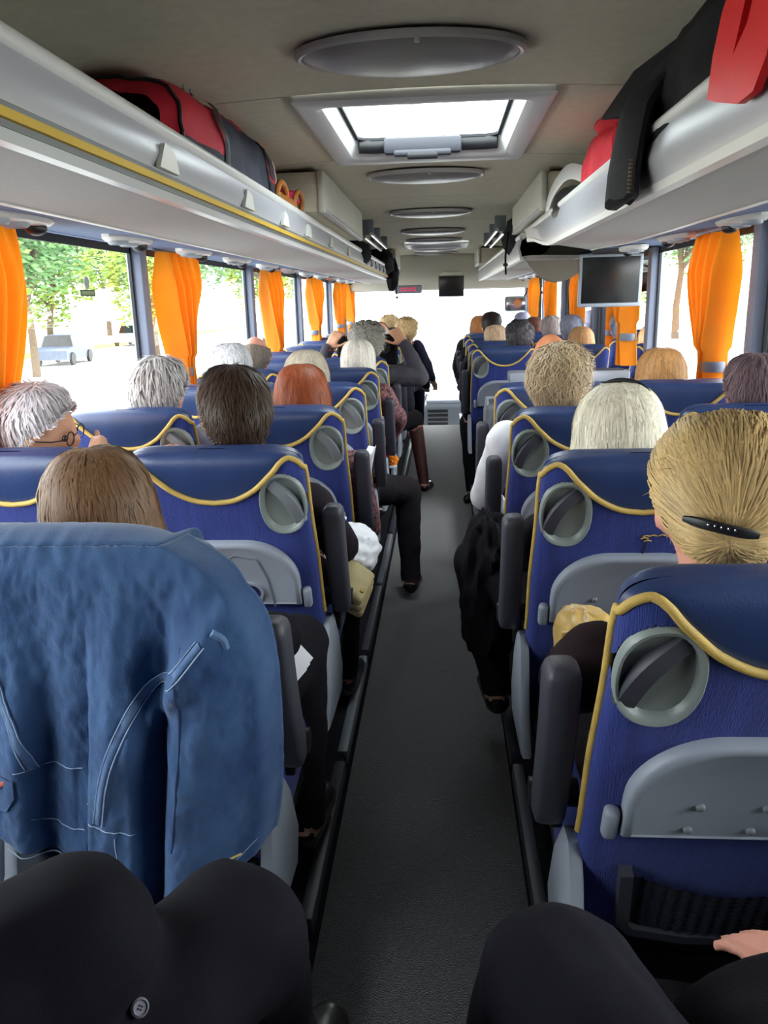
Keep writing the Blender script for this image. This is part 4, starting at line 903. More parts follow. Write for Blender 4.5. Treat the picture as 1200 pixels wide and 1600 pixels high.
# ------------------------------------------------------------------ the two neighbours on the rear bench
n1 = person('neighbour in a black suit on the rear bench, lower left, knees raised', (-0.66, -0.02, 1.58), -0.6, -0.25, skin='pink', top=(32, 31, 36), legs=(22, 21, 27), voxel=0.010, wr=0.010, group=None, hair=dict(style='short', col=(90, 80, 70), n=300, seed=41),
   J=dict(base=(-0.6, -0.02, 0.36), pelvis=(-0.55, 0.0, 0.88), chest=(-0.62, -0.02, 1.14), neck=(-0.65, -0.02, 1.40), hip_r=(-0.42, 0.10, 0.88), kn_r=(-0.155, 0.61, 0.925), an_r=(-0.165, 0.82, 0.48), to_r=(-0.135, 0.99, 0.405), hip_l=(-0.60, 0.12, 0.93), kn_l=(-0.25, 0.50, 1.015), an_l=(-0.36, 0.66, 0.56), to_l=(-0.34, 0.82, 0.5),
          sh_r=(-0.50, 0.0, 1.32), el_r=(-0.55, 0.10, 1.08), wr_r=(-0.60, 0.25, 1.05), sh_l=(-0.82, -0.02, 1.32), el_l=(-0.88, 0.12, 1.06), wr_l=(-0.76, 0.34, 1.04), curl=20))
n2 = person('neighbour in dark trousers on the rear bench, lower right, hand on coat', (0.66, 0.0, 1.58), 0.60, -0.25, skin='pink', top=(30, 30, 33), legs=(25, 24, 31), voxel=0.0075, wr=0.008, group=None, hair=dict(style='short', col=(90, 80, 70), n=300, seed=42),
   J=dict(base=(0.6, -0.02, 0.36), pelvis=(0.50, 0.0, 0.87), chest=(0.58, 0.0, 1.14), neck=(0.64, 0.0, 1.40), hip_l=(0.38, 0.08, 0.86), kn_l=(0.15, 0.60, 0.895), an_l=(0.10, 0.72, 0.44), to_l=(0.12, 0.90, 0.405), hip_r=(0.58, 0.05, 0.86), kn_r=(0.46, 0.56, 0.84), an_r=(0.50, 0.68, 0.45),
          sh_l=(0.50, 0.02, 1.32), el_l=(0.47, 0.30, 1.08), wr_l=(0.395, 0.575, 0.905), hd_l=(0.345, 0.74, 0.862), hn_l=(0, 0.3, 1), sh_r=(0.84, 0.0, 1.32), el_r=(0.90, 0.2, 1.06), wr_r=(0.74, 0.42, 0.99), curl=12))

# round coat button on the raised thigh
def on_ray(person_root, part, target):
    o = [c for c in person_root.children if c.name.split('.')[0] == part][0]; V = np.array([tuple(v.co) for v in o.data.vertices]) + np.array(person_root.location)
    d = Vector(target) - CAM; d = np.array(d.normalized()); W_ = V - np.array(CAM); t_ = W_ @ d; q = np.linalg.norm(W_ - t_[:, None] * d, axis=1) + 0.05 * t_
    i = int(q.argmin()); return Vector(V[i]), Vector(o.data.vertices[i].normal)
pt, nr = on_ray(n1[0], 'trousers', (-0.145, 0.4, 1.069)); nr = (CAM - pt).normalized() * 0.5 + nr * 0.5; Mb = Matrix.Translation(pt + nr.normalized() * 0.004 - n1[0].location) @ nr.to_track_quat('Z', 'Y').to_matrix().to_4x4()
bo = obj('button', MB().rings([[Mb @ Vector((r * math.cos(2 * PI * k / 22), r * math.sin(2 * PI * k / 22), z)) for k in range(22)] for r, z in ((0.0068, -0.002), (0.007, 0.002), (0.0055, 0.0035), (0.0045, 0.002))]), pm('grey_button', (120, 120, 130), 0.25), n1[0])
for a in range(4): obj('hole', MB().ball(Mb @ Vector((0.0016 * math.cos(a * PI / 2), 0.0016 * math.sin(a * PI / 2), 0.0022)), 0.0008, 6, 5), M_black, bo)
# ================================================================== LOOSE THINGS
def blob(mb, c, r, amp=0.12, sc=6.0, seed=0, nu=28, nv=20, p=2.0, rot=None, flat=None, ridge=0.0):
    c = Vector(c)
    def fn(u, v):
        a = 2 * PI * u; b = PI * (v - 0.5); d = Vector((math.cos(b) * math.cos(a), math.cos(b) * math.sin(a), math.sin(b)))
        k = (abs(d.x) ** p + abs(d.y) ** p + abs(d.z) ** p) ** (-1 / p)
        q = Vector((d.x * k * r[0], d.y * k * r[1], d.z * k * r[2]))
        q = q * (1 + amp * noise.noise(d * sc * 0.35 + Vector((seed * 7.3, 0, 0))) + amp * 0.6 * noise.noise(d * sc + Vector((seed, 3, 0))))
        if ridge:
            wq = d + 0.5 * Vector((noise.noise(d * 1.7 + Vector((seed, 0, 0))), noise.noise(d * 1.7 + Vector((0, seed, 0))), noise.noise(d * 1.7 + Vector((0, 0, seed)))))
            q = q * (1 + ridge * (0.45 * math.sin(9 * wq.y + 5 * wq.z + seed) + 0.35 * math.sin(7 * wq.x - 8 * wq.z + 2 * seed) + 0.2 * math.sin(15 * wq.x + 11 * wq.y)))
        if flat is not None and q.z < flat: q.z = flat
        return c + (rot @ q if rot is not None else q)
    return mb.grid(fn, nu, nv, cu=True)
# ------------------------------------------------------------------ denim jacket over the first left seat
def denim(name, c, lo):
    m = pm(name, c, 0.85, 0.2, 10, 0.0, 300, spec=0.25, sheen=0.2, col2=lo); nt = m.node_tree; b = nt.nodes['Principled BSDF']; tc = nt.nodes['Texture Coordinate']
    wv_ = nt.nodes.new('ShaderNodeTexNoise'); wv_.inputs['Scale'].default_value = 420; wv_.inputs['Detail'].default_value = 3; nt.links.new(tc.outputs['Object'], wv_.inputs['Vector'])
    bp_ = nt.nodes.new('ShaderNodeBump'); bp_.inputs['Strength'].default_value = 0.5; bp_.inputs['Distance'].default_value = 0.002; nt.links.new(wv_.outputs[0], bp_.inputs['Height']); nt.links.new(bp_.outputs[0], b.inputs['Normal'])
    return m
M_denim = denim('denim', (56, 88, 128), (36, 64, 106)); M_worn = denim('worn_denim', (100, 128, 164), (60, 90, 134)); M_stitch = pm('pale_stitching', (150, 170, 196), 0.8, 0.2, 60)
ar_f = spline([0, .07, .17, .27, .39, .51, .64, .77, 1.0], [.66, .84, .95, .995, 1.02, 1.03, 1.035, 1.02, .95])
bb_f = spline([-.35, .0, .14, .34, .345, .50, .565, .60, .80, 1.0], [.74, .77, .81, .86, .885, .925, .93, 1.0, .90, .78])
def jk(a, b, out=0.0):
    x = -0.607 + a * 0.420 - 0.045 * b; z = 1.176 - 0.60 * b
    y = 1.052 - 0.02 * b
    g_ = lambda q, s: math.exp(-(q / s) ** 2)
    grow = sstep(0.05, 0.5, b)
    d = 0.012
    pl_ = 0.365 + 0.02 * math.sin(3 * b) - 0.02 * b
    d += 0.036 * grow * (sstep(pl_ - 0.012, pl_ + 0.03, a) - sstep(0.54, 0.60, a))
    d -= 0.026 * grow * g_(a - 0.22 + 0.05 * b, 0.06)
    cx = 0.83 - 0.10 * b; d += 0.062 * sstep(0.0, 0.35, b) * g_(a - cx, 0.13 + 0.04 * b)
    d -= 0.042 * grow * g_(a - (0.655 - 0.03 * b), 0.035)
    d += 0.010 * g_(a - (0.48 - 0.02 * b), 0.05) * sstep(0.08, 0.3, b)
    d += 0.020 * g_(a - (0.10 + 0.03 * b), 0.07) * sstep(0.1, 0.5, b)
    d += 0.026 * g_((a - 0.72) + 0.9 * (b - 0.30), 0.05) * g_(b - 0.32, 0.2)
    d += 0.010 * g_((a - 0.62) - 0.8 * (b - 0.42), 0.03) * g_(b - 0.45, 0.1)
    d += 0.009 * sstep(0.02, 0.2, b) * noise.noise(Vector((a * 11 + 3 * b, b * 3.0, 1.3))) + 0.003 * noise.noise(Vector((a * 24, b * 22, 4.1))) + 0.0018 * noise.noise(Vector((a * 60, b * 40, 2.1)))
    edge = sstep(0.0, 0.06, ar_f(b) - a); y += 0.06 * (1 - edge) ** 1.5
    top = max(0, 1 - b / 0.10); y += 0.02 * top ** 2; z -= 0.004 * top ** 2
    return Vector((x, y - d - out, z))
jt = thing('denim_jacket', 'blue denim jacket hung over the nearest left seat back', 'jacket', (-0.45, 1.12, 0.62))
off = -Vector((-0.45, 1.12, 0.62))
def jf(u, v):
    a0 = -0.35 + 1.38 * u; b = v * bb_f(a0); a = -0.35 + (ar_f(b) + 0.35) * u; return jk(a, b) + off
m = MB().grid(jf, 170, 150)
m.grid(lambda u, v: (lambda p: p + Vector((0, 0.15 * v, 0.016 * math.sin(PI * min(1, v * 1.4)) - 0.20 * max(0, v - 0.5) - 0.07 * u ** 10 * v)))(jk(-0.35 + 1.01 * u, 0.0) + off), 80, 16)
jo = obj('jacket_body', m, M_denim, jt, ang=180); sd = jo.modifiers.new('thickness', 'SOLIDIFY'); sd.thickness = 0.0025; sd.offset = 1
def P_(x, y): return (x / 440.0, (y - 830) / 590.0)
def seam(pts, name='stitching', w_=None, n=40, out=0.003, mat=M_stitch, r=0.0009):
    pp = curve_pts([(x, y, 0) for x, y in pts], n)
    if w_ is None: obj(name, MB().tube([jk(*P_(p.x, p.y), out) + off for p in pp], r, 5), mat, jt); return
    v = []; f = []
    for i, p in enumerate(pp):
        tg = (pp[min(n - 1, i + 1)] - pp[max(0, i - 1)]).normalized(); nx, ny = -tg.y, tg.x
        for q in (-1, -0.6, 0.6, 1):
            v.append(jk(*P_(p.x + nx * q * w_, p.y + ny * q * w_), out if abs(q) < 0.9 else -0.001) + off)
    for i in range(n - 1):
        for q in range(3): f.append((i * 4 + q, i * 4 + q + 1, i * 4 + 4 + q + 1, i * 4 + 4 + q))
    obj(name, MB().add(v, f), mat, jt, ang=180)
S1_ = [(352, 948), (300, 1008), (262, 1030), (225, 1095), (203, 1160), (190, 1228)]
S2_ = [(-4, 960), (22, 1040), (48, 1100), (68, 1165)]
for S_, w_ in ((S1_, 7), (S2_, 7)):
    seam(S_, 'flat_seam', w_, 60, 0.006, M_worn)
    for q in (-1, 1): seam([(x + q * w_, y + q * w_ * 0.4) for x, y in S_], out=0.006)
seam([(45, 1165), (95, 1168), (146, 1168)]); seam([(152, 1226), (200, 1238), (256, 1246)]); seam([(216, 1250), (220, 1290), (234, 1312), (248, 1318)])
seam([(62, 1250), (80, 1262), (120, 1272), (146, 1270)]); seam([(150, 1338), (200, 1350), (250, 1362)]); seam([(318, 960), (322, 1060), (318, 1180), (310, 1260)], mat=pm('dark_seam', (34, 56, 92), 0.9), r=0.0016)
seam([(340, 1336), (400, 1296), (432, 1268)]); seam([(20, 1300), (70, 1318), (140, 1334)])
fl = MB().grid(lambda u, v: jk(*P_(-60 + 105 * u - 18 * max(0, v - 0.55) * (1 if u > 0.5 else 0) * 2, 1176 + v * (84 - 40 * abs(u - 0.25))), 0.006) + off, 14, 10)
obj('pocket_flap', fl, M_denim, jt, ang=180)
obj('pocket_tag', MB().box(jk(*P_(18, 1187), 0.010) + off, (0.034, 0.003, 0.007), 0.001, rot=Matrix.Rotation(R(-18), 3, 'Y')), pm('coral_tag', (206, 112, 92), 0.8), jt)
obj('buttonhole', MB().tube([jk(*P_(390, 1288), 0.003) + off, jk(*P_(408, 1287), 0.003) + off], 0.0022, 5), pm('tan_thread', (196, 178, 110), 0.8), jt)
obj('cuff_fold', MB().tube(curve_pts([jk(*P_(366, 935), 0.004) + off, jk(*P_(380, 948), 0.002) + off, jk(*P_(384, 962), 0.0) + off], 8), 0.006, 6), M_worn, jt)
# ------------------------------------------------------------------ red and navy travel bag on the left rack
bt = thing('travel_bag', 'red and navy duffel bag lying on the left luggage rack', 'bag', (-0.70, 2.62, 1.742), 0.0)
M_bred = pm('red_nylon', (190, 24, 48), 0.7, 0.1, 12, 0.35, 500); M_navy = pm('navy_nylon', (28, 34, 54), 0.75, 0.12, 14, 0.35, 500)
def bag(phi, s, grow=0.0):
    # s 0..1 along y, phi angle from the inner side going up
    y = -0.62 + 1.14 * s; e = max(0.0, 1 - abs(2 * s - 1) ** 5) ** 0.25
    e = 0.62 + 0.38 * e; tp_ = 0.86 + 0.14 * sstep(0.1, 0.5, s)
    c, q = math.cos(phi), math.sin(phi); k = (abs(c) ** 3 + abs(q) ** 3) ** (-1 / 3)
    w1 = 0.01 * noise.noise(Vector((phi * 2, s * 6, 2))) + 0.006 * noise.noise(Vector((phi * 5, s * 15, 7)))
    return Vector(((0.16 * e + grow + w1) * k * c, y, 0.163 + (0.152 * e * tp_ + grow + w1) * k * q))
def split(s): return R(-5 + 45 * sstep(0.28, 0.34, s) + 8 * sstep(0.4, 0.8, s))
S_END = 0.80
obj('red_top', MB().grid(lambda u, v: bag(split(v * S_END) + (R(180) - split(v * S_END)) * u, v * S_END), 26, 40), M_bred, bt, ang=180)
obj('navy_side', MB().grid(lambda u, v: bag(-PI + (split(v * S_END) + PI) * u, v * S_END), 40, 40), M_navy, bt, ang=180)
obj('end_panel', MB().grid(lambda u, v: bag(R(5) + R(180) * u, S_END + (1 - S_END) * v), 24, 12), M_bred, bt, ang=180)
obj('end_navy', MB().grid(lambda u, v: bag(-PI + (PI + R(5)) * u, S_END + (1 - S_END) * v), 24, 12), M_navy, bt, ang=180)
obj('end_stripe', MB().grid(lambda u, v: bag(R(8) + R(50) * u, S_END + 0.05 + 0.07 * v - 0.05 * u, 0.003), 10, 6), M_navy, bt, ang=180)
obj('end_cap', MB().rings([[bag(2 * PI * k / 28, 0.999, g_) for k in range(28)] for g_ in (0.0, -0.05)]), M_bred, bt)
obj('end_logo', MB().tube([bag(R(30 - 5 * i), 0.90 + 0.02 * i, 0.004) for i in range(5)], 0.003, 5), M_white, bt)
for s in (0.02, S_END): obj('seam_piping', MB().tube([bag(2 * PI * k / 40, s, 0.002) for k in range(41)], 0.005, 6), M_black, bt)
st = obj('strap', MB().grid(lambda u, v: bag(R(-60) + R(150) * v, 0.21 + 0.03 * u + 0.12 * (1 - v), 0.005 + 0.006 * math.sin(PI * v)), 5, 24), M_black, bt, ang=180)
obj('ring', MB().tube([bag(R(62), 0.235, 0.015) + Vector((0.002 * math.cos(a), 0.03 * math.cos(a), 0.018 * math.sin(a))) for a in [2 * PI * i / 14 for i in range(15)]], 0.003, 6), M_chrome, bt)
# ------------------------------------------------------------------ tan handbag
ht = thing('handbag', 'tan leather handbag beside the red duffel on the left rack', 'bag', (-0.65, 3.36, 1.757))
M_tan = pm('tan_leather', (182, 116, 56), 0.45, 0.12, 10, 0.15, 120)
obj('body', blob(MB(), (0, 0, 0.085), (0.12, 0.20, 0.085), 0.08, 5, 3, p=3, flat=-0.08), M_tan, ht)
obj('pink_lining', blob(MB(), (0.065, 0.12, 0.155), (0.05, 0.08, 0.04), 0.25, 7, 5), pm('pink_cloth', (214, 40, 84), 0.8), ht)
for x, y0 in ((0.085, -0.12), (0.10, 0.16)):
    obj('handle', MB().tube(curve_pts([(x, y0 - 0.09, 0.12), (x + 0.01, y0 - 0.08, 0.165), (x + 0.01, y0, 0.19), (x + 0.01, y0 + 0.08, 0.165), (x, y0 + 0.09, 0.12)], 18), 0.011, 8), M_tan, ht)
for y0 in (-0.20, -0.04): obj('ring', MB().tube([(0.098, y0 + 0.014 * math.cos(a), 0.135 + 0.014 * math.sin(a)) for a in [2 * PI * i / 12 for i in range(13)]], 0.003, 6), M_pipe, ht)
# ------------------------------------------------------------------ right rack: red shopping bag, black jacket, red jacket, white strap
def extrude_sheet(mb, poly, hole, x0, x1):
    # polygon with one hole in the (y,z) plane
    bm = bmesh.new()
    def loop(P): return [bm.verts.new((x0, y, z)) for y, z in P]
    A = loop(poly); B = loop(hole) if hole else []
    ed = [bm.edges.new((A[i], A[(i + 1) % len(A)])) for i in range(len(A))] + [bm.edges.new((B[i], B[(i + 1) % len(B)])) for i in range(len(B))]
    bmesh.ops.triangle_fill(bm, use_beauty=True, edges=ed)
    r = bmesh.ops.extrude_face_region(bm, geom=list(bm.faces)); 
    for v in r['geom']:
        if isinstance(v, bmesh.types.BMVert): v.co.x = x1
    bm.verts.index_update(); mb.add([v.co for v in bm.verts], [[v.index for v in f.verts] for f in bm.faces]); bm.free(); return mb
sb = thing('shopping_bag', 'bright red bag hanging over the right rack at the top right corner', 'bag', (0.489, 1.33, 1.76))
M_redb = pm('bright_red_plastic', (226, 20, 26), 0.45, 0.06, 8, 0.1, 90)
def rel(P): return [(y - 1.33, z - 1.76) for y, z in P]
outer = rel([(1.446, 1.80), (1.40, 1.786), (1.30, 1.762), (1.24, 1.765), (1.20, 1.80), (1.17, 1.90), (1.20, 1.96), (1.34, 1.96), (1.40, 1.91), (1.43, 1.86)])
hole = rel([(1.335, 1.835), (1.285, 1.862), (1.262, 1.90), (1.30, 1.895)])
obj('sheet', extrude_sheet(MB(), outer, hole, 0.0, -0.012), M_redb, sb)
obj('sack', blob(MB(), (0.17, -0.02, 0.13), (0.12, 0.20, 0.10), 0.10, 5, 2, p=2.6, flat=-0.13), M_redb, sb)
bj = thing('black_jacket', 'black jacket flung over the right rack, sleeve hanging down', 'jacket', (0.62, 1.9, 1.742))
M_bj = pm('black_jacket_cloth', (24, 23, 27), 0.85, 0.2, 20, 0.4, 300, spec=0.25)
obj('heap', blob(MB(), (0.055, -0.08, 0.17), (0.155, 0.52, 0.15), 0.10, 4, 11, 64, 44, p=3, ridge=0.09, flat=-0.125), M_bj, bj)
obj('flap', MB().rings([[(-0.05, 0.10, 0.16), (-0.05, 0.10, 0.30), (0.10, 0.10, 0.30), (0.10, 0.10, 0.16)], [(-0.09, 0.34, 0.20), (-0.09, 0.34, 0.295), (0.08, 0.36, 0.30), (0.08, 0.36, 0.20)], [(-0.115, 0.60, 0.235), (-0.115, 0.61, 0.245), (0.0, 0.63, 0.27), (0.0, 0.63, 0.25)]]), M_bj, bj)
sl_ = MB(); rs = []
for (x, y, z, a, b) in ((0.03, 0.10, 0.24, 0.07, 0.10), (-0.04, 0.12, 0.225, 0.055, 0.12), (-0.10, 0.13, 0.19, 0.04, 0.13), (-0.127, 0.135, 0.145, 0.032, 0.135), (-0.138, 0.14, 0.09, 0.028, 0.14), (-0.145, 0.145, 0.03, 0.026, 0.145), (-0.145, 0.145, -0.028, 0.028, 0.15), (-0.145, 0.145, -0.034, 0.02, 0.13)):
    rs.append([(x + a * math.cos(2 * PI * k / 18) * (1 + 0.15 * math.sin(5 * k + 9 * z)), y + b * math.sin(2 * PI * k / 18), z + (0.03 if False else 0) + 0.006 * math.sin(k * 1.7 + 30 * z)) for k in range(18)])
so_ = obj('sleeve', sl_.rings(rs), M_bj, bj)
for i in range(9): obj('zip_tooth', MB().box((-0.158, 0.012 - 0.001 * i, -0.024 + i * 0.008), (0.008, 0.005, 0.004), 0.001), pm('dull_brass', (130, 108, 70), 0.5), so_)
rj = thing('red_jacket', 'crumpled red jacket on the right luggage rack behind the black sleeve', 'jacket', (0.665, 2.92, 1.742))
obj('cloth', blob(MB(), (0.0, 0, 0.155), (0.125, 0.40, 0.155), 0.08, 4, 21, 64, 44, p=2.3, ridge=0.13, flat=-0.14), pm('red_cloth', (204, 40, 56), 0.85, 0.12, 14, 0.4, 300), rj)
obj('hood', blob(MB(), (-0.03, -0.12, 0.275), (0.09, 0.16, 0.05), 0.10, 4, 22, ridge=0.15), MATS['red_cloth'], rj)
wt_ = thing('white_bag', 'small white bag with a wide strap at the front of the right rack', 'bag', (0.58, 3.50, 1.742))
obj('pouch', blob(MB(), (0.02, 0.0, 0.09), (0.10, 0.22, 0.09), 0.12, 5, 31, p=2.5, flat=-0.085), M_black, wt_)
obj('strap', MB().tube(curve_pts([(0.03, -0.22, 0.19), (-0.02, -0.05, 0.235), (-0.05, 0.15, 0.20), (-0.055, 0.32, 0.145), (-0.045, 0.42, 0.12)], 20), 0.030, 10, flat=0.35), M_white, wt_)
for x, y, nm, lb in ((-0.50, 8.55, 'left', 'black bag with straps dangling from the far left rack'), (0.53, 5.55, 'right', 'black rucksack with a dangling cord on the far right rack')):
    t = thing('rucksack', lb, 'bag', (x, y, 1.742)); s = 1 if x > 0 else -1
    obj('body', blob(MB(), (s * 0.08, 0, 0.14), (0.15, 0.34, 0.13), 0.16, 5, 40 + s, p=2.5, flat=-0.13), M_blackcloth, t)
    if s < 0: obj('hanging_part', blob(MB(), (0.03, 0.25, 0.02), (0.07, 0.12, 0.17), 0.2, 5, 44), M_blackcloth, t)
    yy = 0.25 if s < 0 else -0.2
    obj('cord', MB().tube(curve_pts([(-s * 0.06, yy, 0.16), (-s * 0.075, yy, 0.02), (-s * 0.07, yy + 0.02, -0.10), (-s * 0.075, yy, -0.2 if s < 0 else -0.03)], 14), 0.007, 6), M_blackcloth, t)
    obj('toggle', MB().box((-s * 0.075, yy, -0.21 if s < 0 else -0.04), (0.03, 0.03, 0.02), 0.006), M_black, t)
t = thing('dark_bag', 'small dark bag on the left rack past the cream locker', 'bag', (-0.62, 6.1, 1.742)); obj('body', blob(MB(), (0.02, 0, 0.1), (0.13, 0.26, 0.1), 0.14, 5, 47, p=2.5, flat=-0.09), M_blackcloth, t); obj('handle', MB().tube(curve_pts([(0.05, -0.1, 0.17), (0.05, 0, 0.23), (0.05, 0.1, 0.17)], 10), 0.01), M_black, t)
# ------------------------------------------------------------------ things in laps and hands
t = thing('folded_papers', 'white folded papers held on a dark lap beside the denim jacket', 'papers', (-0.275, 1.48, 0.735))
for i in range(3): obj('sheet', MB().box((0.004 * i, 0.006 * i, 0.02 + 0.006 * i), (0.045, 0.13, 0.0025), rot=Matrix.Rotation(R(62 - 6 * i), 3, 'Y') @ Matrix.Rotation(R(24 + 3 * i), 3, 'X')), pm('paper_white', (236, 238, 244), 0.8), t, smooth=False)
t = thing('plastic_bag', 'crumpled white plastic bag on the lap of the dark-haired man', 'bag', (-0.23, 2.36, 0.70))
obj('sack', blob(MB(), (0, 0, 0.055), (0.085, 0.13, 0.075), 0.10, 5, 51, 64, 44, ridge=0.08), pm('white_polythene', (238, 240, 246), 0.35, 0.03, 8, 0.4, 60), t)
obj('gathered_top', blob(MB(), (-0.05, -0.02, 0.13), (0.04, 0.05, 0.05), 0.12, 5, 52, ridge=0.1), MATS['white_polythene'], t)
t = thing('beige_garment', 'folded beige garment with a button, below the white plastic bag', 'garment', (-0.225, 2.20, 0.655))
M_beige = pm('beige_cloth', (176, 162, 120), 0.9, 0.1, 20, 0.4, 300)
for i in range(3): obj('fold', MB().box((0.008 * i, -0.012 * i, 0.02 + 0.022 * i), (0.12 - 0.01 * i, 0.15, 0.028), 0.012, 3, rot=Matrix.Rotation(R(30 + 4 * i), 3, 'Y') @ Matrix.Rotation(R(18), 3, 'X')), M_beige, t)
obj('button', MB().tube([(0.045, -0.085, 0.055), (0.047, -0.089, 0.06)], 0.007, 10), M_pipe, t)
t = thing('gold_bag', 'shiny gold bag squeezed between the right seats beside an armrest', 'bag', (0.315, 1.42, 0.76))
obj('body', blob(MB(), (0, 0, 0.08), (0.055, 0.075, 0.09), 0.04, 4, 61, 40, 30, p=3.2, ridge=0.06), pm('gold_satin', (206, 168, 84), 0.35, 0.12, 8, 0.1, 40, sheen=0.2), t)
obj('flap', MB().box((-0.005, -0.07, 0.13), (0.10, 0.012, 0.06), 0.005), MATS['gold_satin'], t)
t = thing('draped_coat', 'black coat bunched over a knee beside the aisle, right side', 'coat', (0.19, 2.40, 0.34))
obj('cloth', blob(MB(), (0, 0, 0.27), (0.085, 0.16, 0.24), 0.12, 4, 71, 56, 40, p=2.4, ridge=0.10), M_blackcloth, t)
t = thing('lap_coat', 'black coat over the lap of the neighbour at lower right', 'coat', (0.45, 0.43, 0.845))
def lap(u, v):
    x = -0.24 + 0.62 * u; y = -0.30 + 0.535 * v; r = ((u - 0.5) / 0.5) ** 4 + ((v - 0.45) / 0.55) ** 4
    z = 0.125 * max(0, 1 - r) ** 0.5 - 0.02 * u + 0.012 * noise.noise(Vector((u * 4, v * 5, 3))) + 0.006 * noise.noise(Vector((u * 10, v * 12, 3)))
    return (x, y, z)
lo_ = obj('cloth', MB().grid(lap, 40, 36), M_blackcloth, t, ang=180)
obj('seam', MB().tube([Vector(lap(0.22, v / 12)) + Vector((0, 0, 0.002)) for v in range(2, 12)], 0.002, 5), M_black, t)
t = thing('black_camera_bag', 'black bag held up between two raised hands on the left', 'bag', (-0.44, 5.36, 1.10))
obj('body', MB().box((0, 0, 0.09), (0.40, 0.06, 0.20), 0.02, 3), M_blackcloth, t); obj('lens_cap', MB().tube([(0.12, -0.04, 0.1), (0.12, -0.02, 0.1)], 0.035, 14), M_black, t)
t = thing('orange_packet', 'small orange packet wedged beside a left aisle seat', 'packet', (-0.265, 4.95, 0.50)); obj('wrapper', blob(MB(), (0, 0, 0.03), (0.035, 0.06, 0.03), 0.25, 6, 81), pm('orange_wrapper', (250, 140, 20), 0.5), t); obj('white_slip', MB().box((0.0, -0.03, -0.005), (0.05, 0.08, 0.012), 0.003), MATS['paper_white'], t)
t = thing('magazine', 'white magazine on a lap between left aisle seats', 'magazine', (-0.27, 3.25, 0.74)); obj('pages', MB().box((0, 0, 0.07), (0.03, 0.17, 0.20), 0.004, rot=Matrix.Rotation(R(12), 3, 'Y')), MATS['paper_white'], t); obj('cover', MB().box((0.017, 0, 0.072), (0.003, 0.172, 0.202), 0.001, rot=Matrix.Rotation(R(12), 3, 'Y')), pm('pale_print', (196, 190, 198), 0.5, 0.3, 40), t)
t = thing('window_sticker', 'small oval and green rectangular sticker on the left window', 'sticker', (-1.285, 3.05, 1.56))
obj('oval', MB().rings([[(dx, 0.022 * math.cos(2 * PI * k / 20), 0.035 + 0.024 * math.sin(2 * PI * k / 20)) for k in range(20)] for dx in (0.0, 0.002)]), pm('pale_grey_sticker', (150, 160, 158), 0.5), t)
obj('plate', MB().box((0.001, 0.0, -0.002), (0.002, 0.13, 0.024)), pm('green_sticker', (70, 92, 58), 0.5), t, smooth=False)
obj('plate_centre', MB().box((0.0025, 0.0, -0.002), (0.001, 0.11, 0.013)), pm('pale_green_sticker', (140, 156, 112), 0.5), t, smooth=False)
# ================================================================== OUTSIDE
GZ = -1.35
M_road = pm('pale_asphalt', (150, 150, 148), 0.95, 0.08, 0.6, 0.2, 30); M_pave = pm('pale_paving', (205, 202, 192), 0.95, 0.06, 1.2); M_grass = pm('mown_grass', (128, 158, 62), 0.95, 0.25, 1.5, 0.4, 20)
def ground(name, x0, x1, y0, y1, z, m, lb):
    o = struct(name, MB().box(((x0 + x1) / 2, (y0 + y1) / 2, z - 0.1), (x1 - x0, y1 - y0, 0.2)), m, smooth=False); return o
ground('road', -9, 12, -60, 160, GZ, M_road, ''); ground('pavement', -24, -9, -60, 160, GZ + 0.12, M_pave, ''); ground('lawn', -27, -24, -60, 160, GZ + 0.14, M_grass, ''); ground('pavement_far', -140, -27, -60, 160, GZ + 0.1, M_pave, '')
ground('pavement_right', 12, 34, -60, 160, GZ + 0.12, M_pave, ''); ground('lawn_right', 34, 150, -60, 160, GZ + 0.15, M_grass, ''); ground('verge', -11.5, -9.8, 8, 19, GZ + 0.16, M_grass, '')
M_bark = pm('bark', (92, 76, 60), 0.9, 0.2, 8, 0.6, 20)
LEAFM = [pm('leaves_%d' % i, c, 0.6, 0.15, 3, island=0.45) for i, c in enumerate(((112, 146, 66), (84, 122, 70), (132, 158, 70)))]
def tree_mesh(seed, h, r):
    rnd = random.Random(seed); tr = MB(); pts = [(0, 0, 0)]
    for i in range(1, 6): pts.append((rnd.gauss(0, 0.08 * i), rnd.gauss(0, 0.08 * i), h * 0.78 * i / 5))
    tr.tube(pts, [0.20, 0.17, 0.15, 0.12, 0.08, 0.04], 8); cl = []
    for i in range(12):
        a = rnd.random() * 6.28; q = rnd.random() ** 0.5 * r * 0.7; z = h * (0.30 + 0.58 * rnd.random()); c = Vector((q * math.cos(a), q * math.sin(a), z)); cl.append((c, r * (0.35 + 0.25 * rnd.random())))
        b = Vector(pts[2 + i % 3]); tr.tube([b, b.lerp(c, 0.5) + Vector((0, 0, 0.2)), c], [0.07, 0.05, 0.02], 6)
    v = []; f = []
    for c, cr in cl:
        for _ in range(330):
            d = Vector((rnd.gauss(0, 1), rnd.gauss(0, 1), rnd.gauss(0, 0.75))).normalized() * cr * (0.55 + 0.5 * rnd.random()); p = c + d; n = Vector((rnd.gauss(0, 1), rnd.gauss(0, 1), rnd.gauss(0, 1) + 0.6)).normalized()
            u = n.cross(Vector((0.3, 0.2, 1))).normalized(); w_ = n.cross(u); s = 0.16 + 0.14 * rnd.random(); k = len(v)
            v += [p - u * s * 0.5, p - w_ * s * 0.35 + u * s * 0.2, p + u * s * 1.1, p + w_ * s * 0.35 + u * s * 0.2]; f.append((k, k + 1, k + 2, k + 3))
    me = bpy.data.meshes.new('foliage'); me.from_pydata([tuple(q) for q in v], [], f); return tr.mesh('trunk'), me
